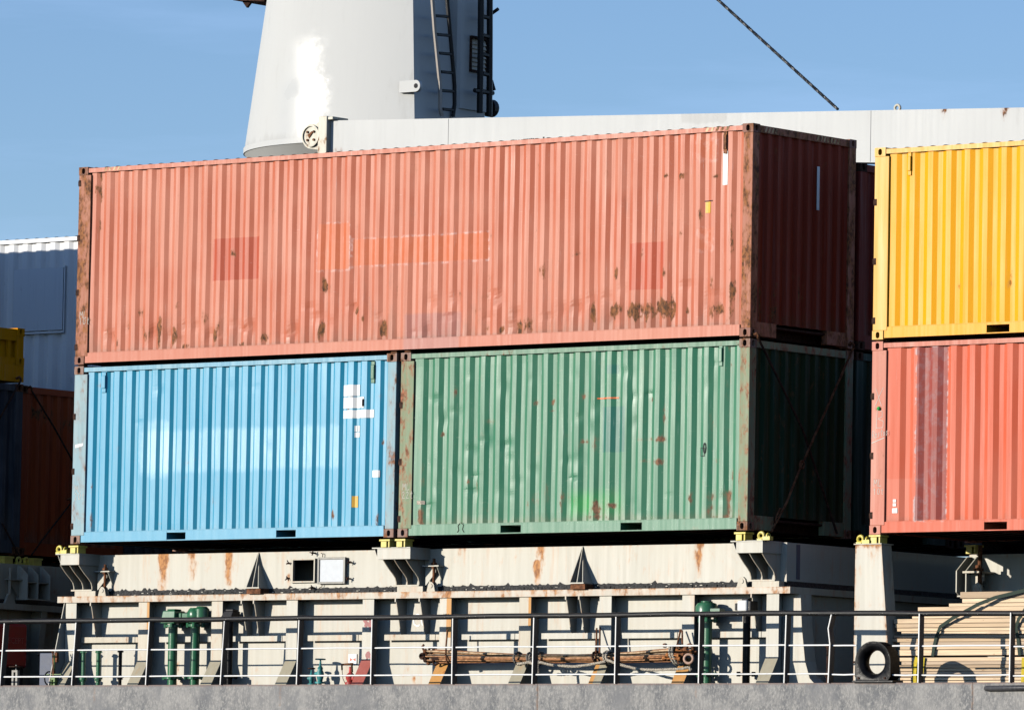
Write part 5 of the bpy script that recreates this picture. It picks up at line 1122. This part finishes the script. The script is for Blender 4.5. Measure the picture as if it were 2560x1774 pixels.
pts += [(outline(k)[0], y1_, outline(k)[1]) for k in range(n)] + [(outline(k)[0], y0_, outline(k)[1]) for k in range(n)]
m = len(prof) + 2
fb.q(pts, [(i * n + k, i * n + (k + 1) % n, ((i + 1) % m) * n + (k + 1) % n, ((i + 1) % m) * n + k) for i in range(m) for k in range(n)])
fb.build('chock_body', m_blackgloss, fl, smooth=55)
MB().box(fcx - .33, fcx + .33, -.345, -.1, -2.069, zb_ - .0005).build('base_plate', m_black, fl, bevel=.006)
b_ = MB()
for dx_ in (-.22, .2): b_.lathe((fcx + dx_, y0_ - .012, zb_ + .03), [(.016, 0), (.016, .0115)], 8, 'y')
b_.tube([(fcx - .34, -.3, fcz + .0), (fcx - .28, -.3, fcz)], .014, 6).build('stud', m_rust_dark, fl)
# timber stack
TY = .77
tim = thing('timber_stack', 'strapped stack of sawn planks behind the railing at the right', 'timber', (13.9, TY, ZD))
rows = [(15.121, -0.915, -0.83), (15.155, -0.977, -0.921), (14.938, -1.024, -0.982), (14.454, -1.089, -1.027), (14.407, -1.143, -1.094), (14.36, -1.178, -1.148), (14.078, -1.244, -1.184), (14.102, -1.301, -1.249), (14.137, -1.349, -1.307), (14.2, -1.393, -1.352), (14.095, -1.443, -1.405), (14.063, -1.491, -1.448), (14.193, -1.538, -1.494), (14.193, -1.592, -1.548), (14.15, -1.673, -1.597), (14.159, -1.747, -1.699), (14.216, -1.796, -1.75), (14.161, -1.839, -1.802), (14.169, -1.88, -1.843), (14.162, -1.922, -1.886), (14.175, -1.962, -1.929), (14.168, -2.001, -1.968), (14.184, -2.038, -2.008), (14.173, -2.091, -2.044)]
wk = random.Random(8)
for i, (x0, zb_, zt_) in enumerate(rows):
    setb = 0 if i > 5 else (.02 if i > 2 else .05)
    x = x0; sp = [x0]
    while sp[-1] < 17.6: sp.append(sp[-1] + wk.uniform(1.9, 3.4))
    for c0, c1_ in zip(sp, sp[1:]):
        for col_ in range(2):
            yo = TY + setb + wk.uniform(-.012, .012) + col_ * .245
            nm = MB(); ch = .003 if (zt_ - zb_) > .05 else .0015
            nm.prism([(yo, zb_ + ch), (yo + ch, zb_), (yo + .235, zb_), (yo + .235, zt_ - .001), (yo + ch, zt_ - .001), (yo, zt_ - ch)], 'x', c0 + (wk.uniform(-.03, .05) if c0 != x0 or col_ else 0), c1_ - .004)
            nm.build('plank', m_wood if wk.random() < .7 and i != 10 else m_wood2, tim)
    if i < 8:    # blocking under the short upper courses keeps them carried
        pass
tim_top = rows[0][2]
def band(name, lab, pts, wd, mat, th=.006, cat='strap'):
    P = [Vector(p) for p in pts]; mb = MB(); L_ = []; R_ = []
    for i, p in enumerate(P):
        t = (P[min(i + 1, len(P) - 1)] - P[max(i - 1, 0)]).normalized(); s = t.cross(Vector((0, 1, 0))).normalized() * wd / 2
        L_.append(p + s); R_.append(p - s)
    n_ = len(P); o_ = Vector((0, th, 0))
    mb.q(L_ + R_ + [v + o_ for v in L_] + [v + o_ for v in R_], [(i, i + 1, n_ + i + 1, n_ + i) for i in range(n_ - 1)] + [(2 * n_ + i, 3 * n_ + i, 3 * n_ + i + 1, 2 * n_ + i + 1) for i in range(n_ - 1)]
         + [(i, 2 * n_ + i, 2 * n_ + i + 1, i + 1) for i in range(n_ - 1)] + [(n_ + i, n_ + i + 1, 3 * n_ + i + 1, 3 * n_ + i) for i in range(n_ - 1)] + [(0, n_, 3 * n_, 2 * n_), (n_ - 1, 3 * n_ - 1, 4 * n_ - 1, 2 * n_ - 1)])
    props(mb.build(name, mat, loc=pts[0]), lab, cat)
band('green_strap', 'dark green strap slanting over the upper planks and hanging down the timber front', [(16.28, 0.8, -0.794), (16.168, 0.76, -0.825), (15.727, 0.73, -0.916), (15.484, 0.7, -1.002), (15.302, 0.69, -1.087), (15.078, 0.7, -1.182), (14.866, 0.72, -1.295), (14.791, 0.735, -1.436), (14.752, 0.74, -1.57), (14.734, 0.74, -1.684)], .048, m_strap)
band('green_strap', 'dark green strap hanging down the timber at the right picture edge', [(16.394, 0.8, -0.904), (16.225, 0.72, -1.063), (16.114, 0.72, -1.203), (16.068, 0.73, -1.312), (16.095, 0.74, -1.468), (16.123, 0.74, -1.68)], .048, m_strap)
band('yellow_strap', 'yellow strap round the lower planks, left of a stanchion', [(14.482, 0.745, -1.695), (14.455, 0.74, -1.798), (14.449, 0.735, -1.933), (14.459, 0.74, -2.075)], .06, m_ystrap)
band('yellow_strap', 'thin yellow strap half hidden behind a stanchion', [(14.588, 0.745, -1.699), (14.578, 0.74, -1.854), (14.559, 0.74, -2.076)], .04, m_ystrap)
band('yellow_strap', 'yellow strap round the lower planks at the right picture edge', [(16.18, 0.745, -1.711), (16.182, 0.74, -1.86), (16.174, 0.74, -2.072)], .05, m_ystrap)
# hatch behind the timber
RY = 2.60
rh_ = thing('hatch_cover', 'shaded hatch cover side behind the timber under the coral container', 'hatch cover', (14.25, RY, ZD))
MB().box(14.05, 24, RY, 10, -.84, -.235).build('cover', m_cream, rh_)
MB().box(14.1, 24, RY - .15, 10, -.98, -.86).build('flange', m_cream_rusty, rh_)
MB().box(14.3, 24, RY + .1, 10, ZD, -.981).build('coaming', m_cream, rh_)
for xx in [14.238, 14.082]:
    MB().prism([(RY - .001, -.27), (RY - .1, -.27), (RY - .36, -.47), (RY - .36, -.76), (RY - .3, -.80), (RY - .001, -.80)], 'x', xx - .008, xx + .008).build('bracket_web', m_cream, rh_)
b0, b1 = 14.1, 14.218
MB().box(b0, b1 + .02, RY - .36, RY - .002, -.825, -.805).build('bracket_foot', m_cream, rh_)
sx0 = 14.212; socket(sx0, rh_, 2.45, -.2345, .12)
q0, q1 = 14.196, 14.406
MB().box(q0, q1 + .06, 2.22, RY - .001, -.505, -.478).prism([(q0 + .01, -.5055), (q1 + .05, -.5055), (q1 + .05, -.60), (q0 + .05, -.80), (q0 + .01, -.80)], 'y', 2.36, 2.375).build('cleat', m_cream_rusty, rh_)
MB().cyl((14.446, 2.27, -0.682), .03, .55, 8).lathe((q1 + .02, 2.27, -.477), [(.075, 0), (.075, .035), (.05, .036), (.05, .08)], 6).build('cleat_bolt', m_rust, rh_)
lx, lz = (14.452, -0.724)
MB().prism([(lx - .09, lz - .08), (lx + .09, lz - .08), (lx + .06, lz + .05), (lx, lz + .09), (lx - .06, lz + .05)], 'y', 2.20, 2.24).lathe((lx, 2.188, lz), [(.038, 0), (.038, .0115)], 10, 'y').build('cleat_lug', m_cream_rusty, rh_)

# ---------------------------------------------------------------- deck crane
XE, YE_ = 0.964, 6.62                     # the upright right-hand edge of the front
crane = thing('deck_crane', 'grey-white tapering deck crane house above the red container', 'crane', (XE - 2.2, YE_ + 1.0, 2.0))
O_ = WORLD[crane]
ZL = 6.62
def rho(z): return max(.5, 2.0 - (z - 7.5) * .42)      # bend of the rounded left side; it tightens upwards
def section(z):
    x, y = XE - .08 * (z - 6.7), YE_ + .05 * (z - 6.7); pts = [(x, y)]; th = R(15.5)
    def go(dth, r_, n):
        nonlocal x, y, th
        for _ in range(n):
            d_ = dth / n; x -= r_ * d_ * math.cos(th - d_ / 2); y -= r_ * d_ * math.sin(th - d_ / 2); th -= d_; pts.append((x, y))
    go(R(13.5), 8.5, 14); go(R(57), rho(z), 20); go(R(62), rho(z) * .55, 14); go(R(50), rho(z) * .4, 8)
    return pts
NS = len(section(8))
zl = lin(ZL, 11.5, 34)
secs = {z: section(z) for z in zl}
sh_ = grid('house_shell', list(range(NS)), zl, lambda i, u, z: (secs[z][i][0] - O_.x, secs[z][i][1] - O_.y, z - O_.z), m_crane, crane, dirt=lambda u, z: .6 * math.exp(-(z - ZL) / .08) + (.55 * math.exp(-u / 1.5) if z < 7.5 else .3 * math.exp(-u / .7)))
for p_ in sh_.data.polygons: p_.use_smooth = True
yA1, yA2 = 7.624, 8.394
xs_ = XE - .08 * (11.5 - 6.7); ys_ = YE_ + .05 * (11.5 - 6.7)
MB().hexa([(XE - .05, YE_ + .006, ZL), (XE - .004, YE_ + .006, ZL), (XE - .004, yA2 - .05, ZL), (XE - .05, yA2 - .05, ZL)], [(xs_ - .05, ys_ + .012, 11.5), (xs_ - .004, ys_ + .012, 11.5), (xs_ - .004, yA2 - .05, 11.5), (xs_ - .05, yA2 - .05, 11.5)]).build('end_wall', m_crane, crane)
o1 = [(XE - .75, yA1), (XE + .0, yA1), (XE + .05, yA1 + .04), (XE + .06, yA1 + .10), (XE + .06, yA2), (XE - .75, yA2)]
MB().prism(o1, 'z', 7.1, 11.5).build('machinery_side', m_crane, crane)
MB().prism([(XE - .011, yA1 - .1), (XE + .03, yA1 - .1), (XE + .03, yA2 - .08), (XE - .011, yA2 - .08)], 'z', 6.3, 7.099).build('machinery_base', m_crane, crane)
MB().box(XE - 3.2, XE - .06, yA2 - .07, yA2 - .05, ZL, 11.5).build('house_wall', m_crane, crane)
lv0, lv1 = (7.865, 8.251), (8.282, 7.688)
xl0 = XE + .0605
lb_ = MB().box(xl0, xl0 + .03, lv0[0], lv1[0], lv1[1], lv1[1] + .04).box(xl0, xl0 + .05, lv0[0], lv1[0], lv0[1] - .04, lv0[1]).box(xl0, xl0 + .03, lv0[0], lv0[0] + .03, lv1[1] + .04, lv0[1] - .04).box(xl0, xl0 + .03, lv1[0] - .03, lv1[0], lv1[1] + .04, lv0[1] - .04).build('louvre', m_rust_dark, crane)
nsl = 7
for k in range(nsl):
    z = lv1[1] + .05 + k * (lv0[1] - lv1[1] - .09) / nsl
    MB().hexa([(xl0, lv0[0] + .03, z), (xl0 + .03, lv0[0] + .03, z - .02), (xl0 + .03, lv1[0] - .03, z - .02), (xl0, lv1[0] - .03, z)], [(xl0, lv0[0] + .03, z + .05), (xl0 + .006, lv0[0] + .03, z + .05), (xl0 + .006, lv1[0] - .03, z + .05), (xl0, lv1[0] - .03, z + .05)]).build('louvre_slat', m_cream_rusty, lb_)
# bottom lip, tapering underside and pedestal
s0 = section(ZL); cxm = sum(p[0] for p in s0) / NS + .25; cym = YE_ + 1.6
def scl(k, z): return [(cxm + (p[0] - cxm) * k, cym + (p[1] - cym) * k, z) for p in s0]
lp = MB(); rings_ = [scl(1.0, ZL + .004), scl(1.012, ZL), scl(1.012, ZL - .085), scl(1.0, ZL - .09), scl(.80, ZL - .40), scl(.78, ZL - 1.2)]
lp.q([p for rg in rings_ for p in rg], [(a * NS + k, a * NS + k + 1, (a + 1) * NS + k + 1, (a + 1) * NS + k) for a in range(len(rings_) - 1) for k in range(NS - 1)])
lp.build('base_lip', m_crane, crane, smooth=25)
MB().lathe((cxm + .3, cym + .3, 0), [(1.5, -2.2), (1.5, ZL - .5)], 40).build('pedestal', m_crane, crane, smooth=30)
# pad eye on the shell edge
a, b = (0.715, 6.58, 7.421), (0.72, 6.58, 7.241)
zc_ = (a[2] + b[2]) / 2; hh = (a[2] - b[2]) / 2; xr_ = 1.033
n = 14
pl = MB(); out = [(a[0], zc_ - hh), (xr_, zc_ - hh)] + [(xr_ + hh * math.sin(math.pi * i / n), zc_ - hh * math.cos(math.pi * i / n)) for i in range(1, n)] + [(xr_, zc_ + hh), (a[0], zc_ + hh)]
pl.prism(out, 'y', 6.535, 6.60)
pl.build('pad_eye', m_crane, crane)
MB().lathe((xr_ + .01, 6.531, zc_), [(hh * .42, 0), (hh * .42, .0035)], 14, 'y').build('pad_eye_hole', m_dark, crane)
# ladders
def ladder(lab, rails_, rungs, r, mats, group=None):
    t = thing('ladder', lab, 'ladder', rails_[0][-1])
    for pth, mt in zip(rails_, mats): MB().tube(pth, r, 6).build('ladder_rail', mt, t)
    for a_, b_ in rungs: MB().tube([a_, b_], r * .7, 6).build('rung', m_black, t)
    return t
lr = [(1.104, 6.814, 8.734), (1.104, 6.825, 8.687), (1.104, 6.896, 8.213), (1.104, 6.976, 7.8), (1.104, 7.044, 7.446), (1.104, 7.061, 7.207), (1.104, 7.063, 7.027), (1.104, 7.112, 6.923)]
rr2 = [(1.104, 7.177, 8.775), (1.104, 7.188, 8.728), (1.104, 7.27, 8.254), (1.104, 7.352, 7.78), (1.104, 7.411, 7.424), (1.104, 7.42, 7.123), (1.104, 7.387, 6.939)]
rg = [((1.104, 6.899, 8.448), (1.104, 7.196, 8.469)), ((1.104, 6.955, 8.165), (1.104, 7.263, 8.181)), ((1.104, 7.012, 7.883), (1.104, 7.31, 7.896)), ((1.104, 7.069, 7.599), (1.104, 7.347, 7.61)), ((1.104, 7.054, 7.309), (1.104, 7.385, 7.325)), ((1.104, 7.124, 7.027), (1.104, 7.384, 7.035))]
ladder('ladder with one pale rail in the shaded slot of the crane house', [lr, rr2], rg, .034, [m_rail_pale, m_black])
for k_ in (1, 3, 5):
    y_, z_ = rr2[min(k_, 6)][1], rr2[min(k_, 6)][2]
l2 = [(1.224, 7.876, 8.846), (1.224, 7.886, 8.193), (1.224, 7.894, 7.588), (1.224, 7.897, 7.037)]; l3 = [(1.224, 8.096, 8.871), (1.224, 8.115, 8.218), (1.224, 8.129, 7.612), (1.224, 8.136, 7.006)]
r2 = [((1.224, 7.914, 8.545), (1.224, 8.071, 8.538)), ((1.224, 7.923, 8.251), (1.224, 8.079, 8.244)), ((1.224, 7.932, 7.955), (1.224, 8.088, 7.95)), ((1.224, 7.941, 7.659), (1.224, 8.097, 7.651)), ((1.224, 7.755, 7.374), (1.224, 8.222, 7.379))]
ladder('black ladder at the outer right edge of the crane house, beside the louvre', [l2, l3], r2, .052, [m_black, m_black])
st0 = [(1.021, 8.4, 8.651), (1.154, 8.4, 8.718)]; st1 = [(1.049, 8.4, 7.602), (1.106, 8.4, 7.452)]
props(MB().tube(st0, .03, 6).build('ladder_step', m_black, loc=st0[0]), 'short black bar sticking up and right from the outer ladder', 'bar')
props(MB().tube(st1, .03, 6).build('ladder_step', m_black, loc=st1[0]), 'short black bar hanging beside the lower end of the outer ladder', 'bar')
hk = (0.957, 8.5, 7.185)
o = MB().lathe((hk[0], hk[1] - .05, hk[2]), [(.14, 0), (.14, .1)], 16, 'y').build('ladder_lamp', m_black, loc=hk); props(o, 'round black fitting at the foot of the outer ladder', 'lamp')
pf = (-2.981, 7.6, 9.003)
pl = thing('crane_platform', 'rusty platform corner left of the crane house, at the top picture edge', 'platform', pf)
MB().hexa([(pf[0] - .35, 7.3, pf[2] + .02), (pf[0] + .3, 7.3, pf[2] - .04), (pf[0] + .5, 9, pf[2] - .04), (pf[0] - .35, 9, pf[2] + .02)], [(pf[0] - .35, 7.3, pf[2] + .07), (pf[0] + .3, 7.3, pf[2] + .07), (pf[0] + .5, 9, pf[2] + .07), (pf[0] - .35, 9, pf[2] + .07)]).build('platform_floor', m_rust_dark, pl)
MB().prism([(pf[0] - .25, pf[2] + .015), (pf[0] - .15, pf[2] - .10), (pf[0] - .05, pf[2] + .0)], 'y', 7.4, 7.45).build('platform_bracket', m_rust_dark, pl)
# boom lying level towards the right
BY = 6.0
boom = thing('crane_boom', 'long grey-white crane boom lying level behind the containers', 'crane boom', (-0.603, 5.95, 6.6))
tl, tr = (-0.272, 6.812), (12.617, 6.303)
bl_, br_ = (-0.259, 6.297), (9.731, 5.665)
def tz(x): return tl[1] + (tr[1] - tl[1]) * (x - tl[0]) / (tr[0] - tl[0])
def bz(x):
    return bl_[1] + (br_[1] - bl_[1]) * (x - bl_[0]) / (br_[0] - bl_[0])
xb0, xb1 = tl[0] - .05, 24.0
seams = [2.118, 9.929]
grid('boom_face', lin(xb0, xb1, 240), lin(0, 1, 8), lambda i, u, v: (u - WORLD[boom].x, BY - WORLD[boom].y, bz(u) + (tz(u) - bz(u)) * v - WORLD[boom].z), m_boom, boom,
     rust=lambda u, v: max(.62 * math.exp(-((u - tl[0]) / .5) ** 2) * (1 if v < .15 else .2), *[.75 * math.exp(-((u - sx_) / .1) ** 2) * (v ** 3) for sx_ in [11.23, 12.276]]), dirt=lambda u, v: .9 if .85 < v and 6.533 < u < 7.338 else 0)
bb = MB()
bb.hexa([(xb0, BY + .0005, bz(xb0)), (xb1, BY + .0005, bz(xb1)), (xb1, BY + .3, bz(xb1)), (xb0, BY + .3, bz(xb0))], [(xb0, BY + .0005, tz(xb0)), (xb1, BY + .0005, tz(xb1)), (xb1, BY + .3, tz(xb1)), (xb0, BY + .3, tz(xb0))])
bb.build('boom_box', m_boom, boom)
sm = MB()
for sx_ in seams: sm.box(sx_ - .006, sx_ + .006, BY - .006, BY - .0005, bz(sx_) + .01, tz(sx_) - .005)
sm.build('weld_seam', m_boom, boom)
# boom heel: collar plate and pin cover
hx0, hx1 = -0.365, -0.19
m_heel = paint('yellowed_heel_paint', (.55, .52, .42), rough=.5, rust=.60, fade=.1, dirt=.4, grime=(.4, .25, .1), wave=.2, rcol=((.14, .06, .025), (.36, .18, .06)))
hz1, hz0 = 6.871, 6.264
MB().box(hx0, hx1, BY - .10, BY + .3, hz0, hz1).box(hx1 - .001, hx1 + .10, BY - .08, BY + .3, tz(tl[0]) + .002, hz1 - .01).build('heel_plate', m_heel, boom, bevel=.008)
pc, pz = (-0.519, 6.58)
a0 = -0.696; rp2 = pc - a0
pts = [(pc - rp2 * 0.0, pz + rp2 * 1.12)] 
ear = [(hx0 - .0005, pz + rp2 * 1.25)] + [(pc + rp2 * 1.12 * math.cos(a), pz + rp2 * 1.12 * math.sin(a)) for a in [R(70 + i * 20) for i in range(11)]] + [(hx0 - .0005, pz - rp2 * 1.25)]
MB().prism(ear, 'y', BY - .06, BY + .3).build('heel_eye', m_heel, boom)
pcv = MB().lathe((pc, BY - .1, pz), [(rp2 * .98, .038), (rp2 * .98, .0), (rp2 * .84, -.002), (rp2 * .84, .022), (rp2 * .05, .022)], 28, 'y').build('pin_cover', m_heel, boom, smooth=35)
bo = MB()
for k in range(4): bo.lathe((pc + rp2 * .5 * math.cos(.8 + k * math.pi / 2), BY - .1, pz + rp2 * .5 * math.sin(.8 + k * math.pi / 2)), [(.02, 0), (.02, .02)], 6, 'y')
bo.prism([(pc - .06, pz + .02), (pc - .03, pz - .03), (pc + .0, pz + .0), (pc + .04, pz + .05), (pc + .02, pz + .07), (pc - .02, pz + .04)], 'y', BY - .095, BY - .079)
bo.build('cover_bolt', m_rust, pcv)
# stencilled lettering on the boom, all but its tops hidden behind the red container
sl = MB(); lk = random.Random(6)
for px in (1286, 1292, 1299, 1305, 1313, 1319, 1324, 1329, 1354, 1259):
    pass
for x in [3.232, 3.431, 3.484, 3.537, 3.583, 3.644, 3.682, 3.72, 3.758, 3.956]:
    z = 6.323 + (x - 3.621) * .035
    sl.box(x - .014, x + .014, BY - .003, BY - .0008, z - .13, z + lk.uniform(-.004, .006))
sl.build('stencil_lettering', m_stencil, boom)
rx, rz = (10.316, 6.433)
MB().torus((rx, BY + .12, rz), .045, .02, 'y', 16, 8).build('lifting_ring', m_heel, boom, smooth=60)
# hoist rope
w0, w1 = (9.315, 6.05, 6.461), (7.122, 6.05, 8.207)
dirv = (Vector(w1) - Vector(w0)); w2 = Vector(w0) + dirv * 2.2
props(twist([w0, w2], .0235, 4, .14).build('hoist_wire', m_wire, loc=w0), 'dark twisted wire rope slanting across the blue sky to the boom', 'wire rope')
